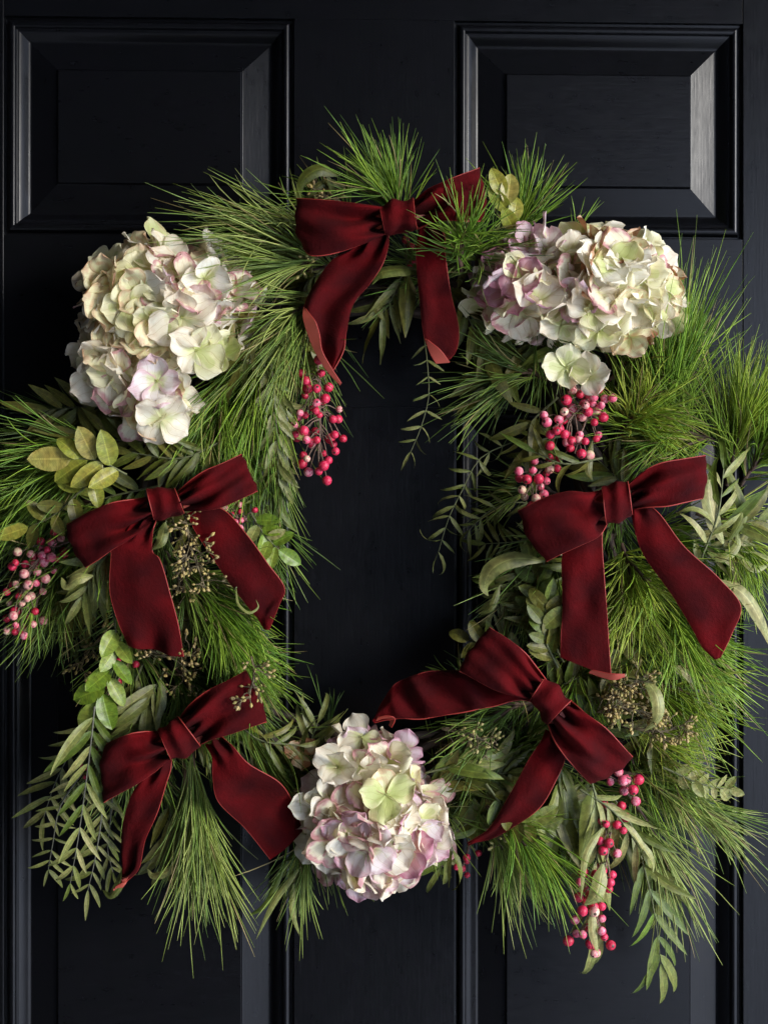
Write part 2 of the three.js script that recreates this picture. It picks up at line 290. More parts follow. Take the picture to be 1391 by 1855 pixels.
// ---------------------------------------------------------------- pine
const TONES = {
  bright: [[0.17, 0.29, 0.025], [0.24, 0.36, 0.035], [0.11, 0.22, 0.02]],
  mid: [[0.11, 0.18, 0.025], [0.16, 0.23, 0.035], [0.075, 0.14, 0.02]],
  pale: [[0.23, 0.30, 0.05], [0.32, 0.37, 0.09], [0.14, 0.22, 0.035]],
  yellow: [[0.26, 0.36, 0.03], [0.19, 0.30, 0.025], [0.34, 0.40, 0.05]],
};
function pine(label, b, e, n, len, spread, o = {}) {
  n = Math.round(n * (n > 40 ? 1.25 : 1));
  const A = at(...b), B = at(...e), mid = A.clone().lerp(B, 0.5).add(V(0, o.sag ?? 0.004, 0));
  const t = thing('pine_sprig', label, 'pine sprig', A, o.group);
  const axes = [new THREE.CatmullRomCurve3([A, mid, B], false, 'centripetal')], twigs = [[A, mid, B]], AL = A.distanceTo(B), ns = n > 60 ? (n > 140 ? 3 : 2) : 0;
  for (let k = 0; k < ns; k++) {
    const p = axes[0].getPoint(rr(0.05, 0.6)), d = B.clone().sub(A).normalize().add(rv(0.42 * Math.min(1.3, spread / 30))).normalize(), L = Math.max(AL, 0.03) * rr(0.5, 0.85), e = p.clone().addScaledVector(d, L); if (e.z < 0.012) e.z = 0.012 + rnd() * 0.02;
    const m = p.clone().lerp(e, 0.5).add(V(0, 0.002, 0)); axes.push(new THREE.CatmullRomCurve3([p, m, e], false, 'centripetal')); twigs.push([p, m, e]);
  }
  for (const w of twigs) part('twig', tube(w, 0.0019, 0.0011, 6, 6), SM.brown, t);
  const pos = [], nor = [], col = [], idx = [], tones = TONES[o.tone ?? 'bright'], SEG = 5, K = 3;
  const sp = spread * Math.PI / 180, droop = o.droop ?? 0.1;
  let bundleDir = null, bp = null, bt = null;
  for (let i = 0; i < n; i++) {
    if (i % 4 === 0) { // needles grow in bundles
      const u = mix(o.from ?? 0.1, 1, Math.pow(rnd(), 0.8)); const c = rnd() < 0.4 ? axes[0] : pick(axes); bp = c.getPoint(u); const tg = c.getTangent(u).normalize();
      const az = rnd() * Math.PI * 2, p1 = (Math.abs(tg.z) < 0.9 ? V(0, 0, 1) : V(1, 0, 0)).cross(tg).normalize(), p2 = V(0, 0, 0).crossVectors(tg, p1);
      const an = sp * (0.25 + 0.95 * Math.sqrt(rnd())) * (1.15 - 0.45 * u);
      bundleDir = tg.clone().multiplyScalar(Math.cos(an)).addScaledVector(p1, Math.sin(an) * Math.cos(az)).addScaledVector(p2, Math.sin(an) * Math.sin(az) * 0.8);
      bt = pick(tones);
    }
    const d = bundleDir.clone().add(rv(0.09)).normalize(), L = len * MPP * (rnd() < 0.2 ? rr(0.4, 0.8) : rr(0.75, 1.18));
    const bend = rv(0.3); bend.y -= droop * rr(0.5, 1.5);
    const q0 = bp, q1 = bp.clone().addScaledVector(d, L * 0.5), q2 = bp.clone().addScaledVector(d, L).addScaledVector(bend, L);
    const lim = 0.003; if (q2.z < lim) { q2.z = lim + rnd() * 0.01; } if (q1.z < lim) q1.z = lim;
    const r0 = (o.r ?? 0.5) / 1000 * rr(0.8, 1.15), k = rr(0.75, 1.25), cc = rnd() < 0.06 ? [0.30, 0.24, 0.09] : bt;
    const base = pos.length / 3; const zb = ribbonBack.get(rkey(q0.x, q0.y)), infront = o.over || (zb !== undefined && q0.z > zb);
    for (let s = 0; s <= SEG; s++) {
      const u = s / SEG, w = 1 - u;
      const p = q0.clone().multiplyScalar(w * w).addScaledVector(q1, 2 * w * u).addScaledVector(q2, u * u);
      if (!infront) { const zr = ribbonBack.get(rkey(p.x, p.y)); if (zr !== undefined && p.z > zr - 0.004) p.z = zr - 0.004 - 0.004 * k; }
      const tg = q1.clone().sub(q0).multiplyScalar(w).addScaledVector(q2.clone().sub(q1), u).normalize();
      const a1 = (Math.abs(tg.z) < 0.9 ? V(0, 0, 1) : V(1, 0, 0)).cross(tg).normalize(), a2 = V(0, 0, 0).crossVectors(tg, a1), r = r0 * (u > 0.85 ? mix(1, 0.25, (u - 0.85) / 0.15) : 1);
      for (let j = 0; j < K; j++) { const an = j / K * Math.PI * 2 + i; const nx = a1.clone().multiplyScalar(Math.cos(an)).addScaledVector(a2, Math.sin(an)); pos.push(p.x + nx.x * r, p.y + nx.y * r, p.z + nx.z * r); nor.push(nx.x, nx.y, nx.z); col.push(cc[0] * k, cc[1] * k, cc[2] * k); }
      if (s) for (let j = 0; j < K; j++) { const x = base + (s - 1) * K + j, y = base + (s - 1) * K + (j + 1) % K; idx.push(x, y, x + K, y, y + K, x + K); }
    }
  }
  const g = new THREE.BufferGeometry(); g.setAttribute('position', new THREE.Float32BufferAttribute(pos, 3)); g.setAttribute('normal', new THREE.Float32BufferAttribute(nor, 3)); g.setAttribute('color', new THREE.Float32BufferAttribute(col, 3)); g.setIndex(idx);
  part('needles', g, needleM, t, 'stuff'); return t;
}

// ---------------------------------------------------------------- velvet bows
const velT = tex(512, 512, (u, v) => { const n = nzA(u * 16, v * 16) * 0.5 + nzB(u * 40, v * 40) * 0.3 + nzC(u * 200, v * 200) * 0.2; const m = nzA(u * 8 + 3, v * 8 + 5) * 0.65 + nzA(u * 16 + 9, v * 16) * 0.35, k = 0.78 + 0.34 * sst(0.2, 0.8, m) + 0.35 * (n - 0.5); const lint = nzC(u * 256 + 0.3, v * 256 + 0.7) > 0.9965 ? 1.8 : 1; return [73 * k * lint, 2 * k * lint, 5 * k * lint]; });
const velB = tex(512, 512, (u, v) => { const k = 255 * (0.5 * nzC(u * 256, v * 256) + 0.5 * nzB(u * 64, v * 64)); return [k, k, k]; }, false);
velT.repeat.set(5, 5); velB.repeat.set(9, 9);
const velvet = new THREE.MeshPhysicalMaterial({ map: velT, bumpMap: velB, bumpScale: 0.0004, roughness: 0.95, specularIntensity: 0.3, sheen: 1, sheenColor: lin(0.28, 0.008, 0.006), sheenRoughness: 0.16, side: THREE.DoubleSide });
const satin = new THREE.MeshPhysicalMaterial({ color: lin(0.40, 0.07, 0.045), roughness: 0.5, sheen: 0.3, sheenColor: lin(0.5, 0.15, 0.1), sheenRoughness: 0.5, side: THREE.DoubleSide });
const edgeM = new THREE.MeshStandardMaterial({ color: lin(0.32, 0.028, 0.018), roughness: 0.6 });
// where the ribbons hang: the back of the ribbon over each 2 mm square, so that needles can be tucked behind
const ribbonBack = new Map(), rkey = (x, y) => Math.floor(x / 0.002) * 4096 + Math.floor(y / 0.002);
// a ribbon between two drawn edges; rows of [ax, ay, az, bx, by, bz] (photo px, px, mm)
function strip(name, parent, rows, o = {}) {
  const A = new THREE.CatmullRomCurve3(rows.map(r => at(r[0], r[1], r[2])), false, 'centripetal'), B = new THREE.CatmullRomCurve3(rows.map(r => at(r[3], r[4], r[5])), false, 'centripetal');
  const N = o.N ?? Math.max(14, rows.length * 9), M = o.M ?? 18, pos = [], uv = [], idx = [], g = new THREE.BufferGeometry();
  let run = 0, last = null; const ws = rr(0, 16);
  for (let i = 0; i <= N; i++) {
    const t = i / N, a = A.getPoint(t), b = B.getPoint(t), ab = b.clone().sub(a), w = ab.length();
    const a2 = A.getPoint(Math.min(1, t + 0.01)).add(B.getPoint(Math.min(1, t + 0.01))).multiplyScalar(0.5).sub(A.getPoint(Math.max(0, t - 0.01)).add(B.getPoint(Math.max(0, t - 0.01))).multiplyScalar(0.5));
    const n = V(0, 0, 0).crossVectors(a2, ab).normalize(); if ((o.flip ? -1 : 1) * n.z < 0 && !o.wrap) n.negate();
    const m = a.clone().add(b).multiplyScalar(0.5); if (last) run += m.distanceTo(last); last = m;
    for (let j = 0; j <= M; j++) {
      const v = j / M, win = Math.sin(Math.PI * v); let h = (o.bulge ?? 0) * win;
      h += (o.mat ? 0 : 1) * win * (2.6 * (nzA(t * 6 + ws, v * 1.8 + ws * 2) - 0.5) * 2 + 1.4 * (nzA(t * 13 + ws, v * 4 + ws) - 0.5));
      for (const q of o.folds ?? []) { // [centre t, width t, amplitude mm, waves, phase, slant]
        const k = Math.exp(-(((t - q[0]) / q[1]) ** 2)); h += k * q[2] * 1.9 * Math.sin(v * q[3] * Math.PI * 2 + q[4] + (q[5] ?? 0) * (t - q[0])) * Math.pow(win, 0.35);
      }
      const p = a.clone().addScaledVector(ab, v).addScaledVector(n, h / 1000); pos.push(p.x, p.y, p.z); uv.push(run, v * Math.min(w, 0.05));
    }
  }
  for (let i = 0; i < N; i++) for (let j = 0; j < M; j++) { const k = i * (M + 1) + j; idx.push(k, k + 1, k + M + 1, k + 1, k + M + 2, k + M + 1); }
  g.setAttribute('position', new THREE.Float32BufferAttribute(pos, 3)); g.setAttribute('uv', new THREE.Float32BufferAttribute(uv, 2)); g.setIndex(idx); g.computeVertexNormals();
  for (let i = 0; i < pos.length; i += 3) { for (let dx = -1; dx <= 1; dx++) for (let dy = -1; dy <= 1; dy++) { const k = rkey(pos[i] + dx * 0.002, pos[i + 1] + dy * 0.002); const z = ribbonBack.get(k); if (z === undefined || z > pos[i + 2]) ribbonBack.set(k, pos[i + 2]); } }
  // face the camera with the pile at the first rows
  const nr = g.attributes.normal; let s = 0; for (let i = 0; i < (N >> 2) * (M + 1); i++) s += nr.getZ(i); if (o.wrap) { s = 0; for (let j = 0; j <= M; j++) s += nr.getZ((N >> 1) * (M + 1) + j); }
  if (s < 0) { const ix = g.index.array; for (let i = 0; i < ix.length; i += 3) { const x = ix[i]; ix[i] = ix[i + 1]; ix[i + 1] = x; } g.computeVertexNormals(); }
  const back = g.clone(), bp = back.attributes.position, bn = g.attributes.normal; for (let i = 0; i < bp.count; i++) bp.setXYZ(i, bp.getX(i) - bn.getX(i) * 0.0011, bp.getY(i) - bn.getY(i) * 0.0011, bp.getZ(i) - bn.getZ(i) * 0.0011);
  const ea = [], eb = [], P = g.attributes.position, at3 = (i, j) => { const k = i * (M + 1) + j; return V(P.getX(k) - bn.getX(k) * 0.0005, P.getY(k) - bn.getY(k) * 0.0005, P.getZ(k) - bn.getZ(k) * 0.0005); };
  for (let i = 0; i <= N; i += 1) { ea.push(at3(i, 0)); eb.push(at3(i, M)); }
  const front = part(name, g, o.mat ?? velvet, parent); part('backing', back, o.back ?? satin, front);
  const er = 0.00055; part('edge_binding', tube(ea, er, er, N, 6), edgeM, front); part('edge_binding', tube(eb, er, er, N, 6), edgeM, front);
  return front;
}
const autoFolds = () => [[0.0, 0.13, rr(4.5, 6), rr(2.2, 2.9), rr(0, 6), rr(3, 8)], [0.14, 0.1, rr(3, 4.5), rr(1.2, 1.7), rr(0, 6), rr(6, 14)], [0.3, 0.12, rr(1.5, 2.5), rr(0.8, 1.2), rr(0, 6), rr(-8, 8)], [0.2, 0.3, 0.7, rr(2.5, 3.5), rr(0, 6), rr(10, 20)]];
// a loop: the ribbon runs out from the knot, folds at the tip and runs back behind
function loop(parent, rows, z0, depth, o = {}) {
  const zs = o.zs ?? [0, 0.55, 1.0, 0.95], n = rows.length, out = [];
  rows.forEach((r, i) => { const f = i / (n - 1), z = z0 + depth * (f < 0.999 ? [0, 0.7, 1, 0.8, 0.6][Math.min(4, Math.round(f * 4))] : 0.3); out.push([r[0], r[1], z + (r[4] ?? 0), r[2], r[3], z + (r[5] ?? 0)]); });
  const e = rows[n - 1]; out.push([e[0], e[1], z0 - depth * 0.25, e[2], e[3], z0 - depth * 0.25]);
  for (let i = n - 2; i >= 0; i--) { const r = rows[i], k = 0.06, cx = (r[0] + r[2]) / 2, cy = (r[1] + r[3]) / 2; out.push([mix(r[0], cx, k), mix(r[1], cy, k), z0 - depth * (i ? 0.6 : 0.3), mix(r[2], cx, k), mix(r[3], cy, k), z0 - depth * (i ? 0.6 : 0.3)]); }
  return strip('loop', parent, out, { N: 60, bulge: o.bulge ?? 2.5, folds: o.folds ?? autoFolds(), ...o.extra });
}
function knot(parent, q, z, d = 9) { // q: top-left, top-right, bottom-right, bottom-left
  const [a, b, c, e] = q, L = t => [mix(a[0], e[0], t), mix(a[1], e[1], t)], R = t => [mix(b[0], c[0], t), mix(b[1], c[1], t)], rows = [];
  for (const [t, k] of [[0.12, -1.6], [0.0, -0.9], [0.02, 0.1], [0.2, 0.8], [0.5, 1], [0.8, 0.8], [0.98, 0.1], [1.0, -0.9], [0.88, -1.6]]) rows.push([...L(t), z + d * k, ...R(t), z + d * k]);
  return strip('knot', parent, rows, { wrap: true, N: 36, bulge: 0.8, folds: [[0.5, 0.4, 0.8, 1.4, rr(0, 6), rr(2, 5)]] });
}
{ // topmost
  const Z = 112, t = thing('velvet_bow', 'dark red velvet bow topmost on the wreath with a peeled back tail edge', 'bow', at(720, 395, Z - 20), 'velvet bows tied on the wreath');
  loop(t, [[694, 374, 692, 426], [668, 371, 664, 440], [620, 365, 604, 459], [570, 361, 562, 462], [539, 360, 551, 452]], Z, 15, { folds: [[0.02, 0.13, 5.5, 2.4, 0.2, 4], [0.18, 0.12, 5.0, 1.2, 2.2, 8], [0.3, 0.2, 1, 2.5, 1, 12]] });
  loop(t, [[748, 366, 754, 414], [772, 344, 786, 402], [806, 328, 816, 399], [842, 314, 848, 400], [867, 305, 875, 400]], Z, 13, {});
  strip('tail', t, [[690, 424, Z - 4, 704, 424, Z - 2], [640, 452, Z - 2, 704, 442, Z + 4], [606, 468, Z - 4, 694, 476, Z + 2], [574, 508, Z - 6, 670, 514, Z - 4], [551, 556, Z - 2, 640, 552, Z - 10], [560, 606, Z - 8, 628, 600, Z - 14], [580, 640, Z - 12, 622, 634, Z - 18], [598, 668, Z - 14, 604, 670, Z - 18]], { bulge: 1.5, folds: [[0.1, 0.14, 4, 2.2, 0.5, 5], [0.55, 0.2, 4.5, 1.0, 1.4, 5], [0.85, 0.15, 3, 1.2, 3, 4]] });
  strip('folded_edge', t, [[550, 556, Z - 1, 553, 560, Z + 1], [549, 575, Z + 1, 570, 582, Z + 5], [560, 612, Z - 4, 578, 606, Z + 1], [572, 640, Z - 8, 582, 634, Z - 4], [592, 672, Z - 13, 598, 664, Z - 10], [616, 698, Z - 16, 618, 695, Z - 15]], { mat: satin, M: 6, N: 30 });
  strip('tail', t, [[762, 408, Z - 6, 790, 410, Z - 4], [756, 428, Z - 6, 803, 425, Z - 2], [754, 467, Z - 8, 806, 460, Z - 6], [760, 540, Z - 12, 816, 530, Z - 12], [770, 617, Z - 18, 831, 600, Z - 20], [781, 636, Z - 20, 826, 636, Z - 22], [800, 656, Z - 22, 816, 650, Z - 23]], { bulge: 2.0, folds: [[0.05, 0.15, 3, 1.6, 1, 3], [0.6, 0.25, 1.2, 0.8, 2, 3]] });
  strip('folded_edge', t, [[770, 614, Z - 16, 773, 616, Z - 15], [779, 640, Z - 18, 796, 634, Z - 14], [790, 659, Z - 20, 814, 657, Z - 18]], { mat: satin, M: 6, N: 18 });
  knot(t, [[688, 374], [748, 359], [755, 415], [698, 425]], Z + 9, 10);
}
{ // bright red, beside the cream hydrangea
  const Z = 108, t = thing('velvet_bow', 'bright red velvet bow below the large cream hydrangea with a wide cut tail', 'bow', at(297, 915, Z - 20), 'velvet bows tied on the wreath');
  loop(t, [[264, 900, 276, 942], [236, 906, 244, 972], [200, 912, 204, 996], [160, 928, 178, 1014], [123, 950, 157, 1027]], Z, 14, {});
  loop(t, [[322, 892, 334, 926], [344, 872, 362, 926], [374, 852, 396, 921], [406, 838, 432, 906], [436, 824, 465, 890]], Z, 13, {});
  strip('tail', t, [[258, 930, Z - 4, 284, 936, Z - 2], [228, 966, Z, 278, 960, Z + 4], [203, 984, Z + 3, 277, 1000, Z + 3], [202, 1006, Z + 3, 288, 1011, Z + 5], [200, 1073, Z + 1, 310, 1082, Z + 3], [216, 1130, Z - 2, 324, 1136, Z], [233, 1170, Z - 4, 333, 1190, Z - 3]], { bulge: 1.6, folds: [[0.12, 0.12, 4, 2.0, 0.6, 7], [0.97, 0.1, 3.2, 1.5, 0.2, 5]] });
  strip('tail', t, [[340, 930, Z - 6, 380, 914, Z - 6], [352, 958, Z - 5, 408, 926, Z - 4], [388, 1014, Z - 2, 446, 968, Z], [423, 1065, Z - 2, 484, 1020, Z + 1], [455, 1106, Z - 6, 516, 1068, Z - 4], [468, 1122, Z - 8, 506, 1096, Z - 5], [478, 1140, Z - 10, 489, 1140, Z - 9]], { bulge: 2.2, folds: [[0.5, 0.3, 0.8, 0.9, 1, 4]] });
  knot(t, [[266, 886], [316, 884], [334, 930], [280, 942]], Z + 8, 10);
}
{ // purple red
  const Z = 108, t = thing('velvet_bow', 'purple red velvet bow beside the small berry bunch with one long pointed tail', 'bow', at(1115, 910, Z - 20), 'velvet bows tied on the wreath');
  loop(t, [[1092, 886, 1100, 946], [1068, 892, 1084, 972], [1028, 890, 1052, 988], [980, 904, 1020, 1002], [940, 925, 991, 1016]], Z, 16, { folds: [[0.02, 0.12, 6, 1.6, 2.2, 2], [0.17, 0.12, 4, 1.2, 1, 9], [0.3, 0.2, 0.9, 2.2, 1, 12]] });
  loop(t, [[1138, 880, 1146, 922], [1162, 856, 1172, 918], [1196, 840, 1208, 916], [1238, 832, 1242, 909], [1275, 826, 1271, 903]], Z - 2, 14, {});
  strip('tail', t, [[1030, 962, Z - 12, 1090, 962, Z - 8], [1018, 1006, Z - 8, 1090, 990, Z - 5], [1018, 1060, Z - 6, 1094, 1052, Z - 4], [1019, 1107, Z - 6, 1098, 1098, Z - 3], [1016, 1150, Z - 7, 1102, 1165, Z - 4], [1015, 1191, Z - 9, 1106, 1226, Z - 4]], { bulge: 2.4, folds: [[0.5, 0.3, 1, 0.8, 1.5, 4]] });
  strip('folded_edge', t, [[1066, 1219, Z - 6, 1070, 1214, Z - 4], [1092, 1228, Z - 3, 1098, 1220, Z + 1], [1112, 1232, Z - 1, 1114, 1222, Z + 3], [1132, 1226, Z, 1131, 1222, Z + 1]], { mat: satin, M: 5, N: 18 });
  strip('tail', t, [[1142, 926, Z - 4, 1172, 912, Z - 4], [1146, 946, Z - 3, 1194, 932, Z - 1], [1162, 998, Z - 2, 1237, 989, Z + 2], [1219, 1081, Z - 2, 1303, 1050, Z + 2], [1254, 1140, Z - 5, 1341, 1100, Z - 2], [1272, 1173, Z - 8, 1324, 1150, Z - 5], [1292, 1194, Z - 10, 1304, 1192, Z - 9]], { bulge: 2.4, folds: [[0.06, 0.12, 2.2, 1.4, 1, 4], [0.6, 0.3, 0.9, 0.8, 1, 3]] });
  knot(t, [[1090, 882], [1136, 872], [1145, 932], [1098, 948]], Z + 9, 10);
}
{ // folded, bottom left
  const Z = 106, t = thing('velvet_bow', 'dark velvet bow with a folded tail pointing at the pink edged hydrangea', 'bow', at(322, 1340, Z - 20), 'velvet bows tied on the wreath');
  loop(t, [[288, 1324, 308, 1376], [264, 1326, 284, 1396], [236, 1330, 250, 1420], [212, 1338, 216, 1438], [193, 1348, 190, 1452]], Z, 15, {});
  loop(t, [[326, 1298, 362, 1348], [350, 1272, 384, 1340], [382, 1248, 418, 1330], [414, 1232, 452, 1318], [444, 1216, 481, 1308]], Z, 15, {});
  strip('tail', t, [[296, 1374, Z - 6, 312, 1376, Z - 3], [262, 1404, Z - 6, 309, 1394, Z - 1], [241, 1436, Z - 8, 302, 1416, Z - 2], [224, 1490, Z - 14, 285, 1473, Z - 6], [220, 1540, Z - 18, 263, 1524, Z - 10], [222, 1574, Z - 20, 252, 1574, Z - 12], [218, 1600, Z - 18, 238, 1590, Z - 14], [205, 1612, Z - 18, 210, 1606, Z - 16]], { bulge: 2, folds: [[0.1, 0.15, 2.5, 1.6, 0, 3], [0.7, 0.2, 2, 1, 2, 4]] });
  strip('tail', t, [[372, 1350, Z - 6, 400, 1334, Z - 6], [384, 1372, Z - 1, 420, 1350, Z + 4], [386, 1408, Z + 1, 448, 1382, Z + 5], [394, 1448, Z + 3, 508, 1420, Z - 2], [446, 1502, Z - 8, 534, 1462, Z - 12], [490, 1557, Z - 18, 548, 1506, Z - 20]], { bulge: 2, folds: [[0.12, 0.13, 4, 1.8, 2, 4], [0.62, 0.1, -4, 0.5, 0, 0]] });
  knot(t, [[286, 1324], [322, 1298], [363, 1352], [311, 1376]], Z + 9, 10);
}
{ // tilted, lower right
  const Z = 108, t = thing('velvet_bow', 'dark velvet bow tilted steeply with a long tail across the wreath opening', 'bow', at(995, 1270, Z - 20), 'velvet bows tied on the wreath');
  loop(t, [[988, 1232, 962, 1266], [970, 1208, 934, 1262], [946, 1178, 900, 1252], [918, 1156, 862, 1232], [888, 1138, 834, 1216]], Z, 15, {});
  loop(t, [[1032, 1270, 992, 1310], [1058, 1290, 1004, 1340], [1092, 1316, 1024, 1370], [1120, 1344, 1046, 1396], [1144, 1370, 1068, 1418]], Z, 15, {});
  strip('tail', t, [[964, 1258, Z - 10, 972, 1274, Z - 6], [920, 1240, Z - 14, 938, 1268, Z - 4], [876, 1222, Z - 16, 890, 1280, Z - 6], [827, 1214, Z - 18, 846, 1288, Z - 6], [766, 1219, Z - 22, 771, 1301, Z - 10], [718, 1238, Z - 26, 718, 1302, Z - 14], [694, 1268, Z - 26, 690, 1306, Z - 18], [676, 1304, Z - 22, 678, 1310, Z - 20]], { bulge: 2.4, folds: [[0.42, 0.1, 3.5, 0.7, 0, 30], [0.62, 0.1, 3.5, 0.7, 1, 34], [0.15, 0.12, 2.5, 1.4, 1, 5]] });
  strip('folded_edge', t, [[680, 1308, Z - 20, 684, 1300, Z - 17], [694, 1302, Z - 17, 702, 1298, Z - 14], [706, 1306, Z - 18, 714, 1302, Z - 14], [704, 1314, Z - 18, 708, 1318, Z - 16]], { mat: satin, M: 4, N: 18 });
  strip('tail', t, [[988, 1322, Z - 12, 1024, 1352, Z - 12], [980, 1342, Z - 8, 1022, 1378, Z - 7], [960, 1372, Z - 6, 1008, 1410, Z - 4], [930, 1427, Z - 6, 978, 1462, Z - 4], [884, 1502, Z - 12, 930, 1498, Z - 10], [862, 1517, Z - 16, 890, 1520, Z - 14], [846, 1526, Z - 18, 851, 1528, Z - 18]], { bulge: 2.4, folds: [[0.05, 0.15, 2, 1.4, 1, 3], [0.6, 0.3, 1, 0.9, 1, 5]] });
  knot(t, [[986, 1230], [1034, 1268], [992, 1312], [960, 1268]], Z + 9, 10);
}

// ---------------------------------------------------------------- wreath base
{
  const t = thing('wreath_base', 'ring of dark brown vine twigs carrying the wreath greenery', 'wreath base', at(690, 950, 25));
  for (let k = 0; k < 9; k++) {
    const pts = []; const a0 = k * 0.7;
    for (let i = 0; i <= 28; i++) { const a = i / 28 * Math.PI * 2; pts.push(at(690 + (400 + 38 * Math.cos(a * 5 + a0)) * Math.cos(a), 950 - (425 + 38 * Math.sin(a * 4 + a0 * 2)) * Math.sin(a), 34 + 24 * Math.sin(a * 5 + a0 * 1.3))); }
    part('twig', tube(pts, 0.004, 0.0035, 90, 6), SM.vine, t);
  }
}

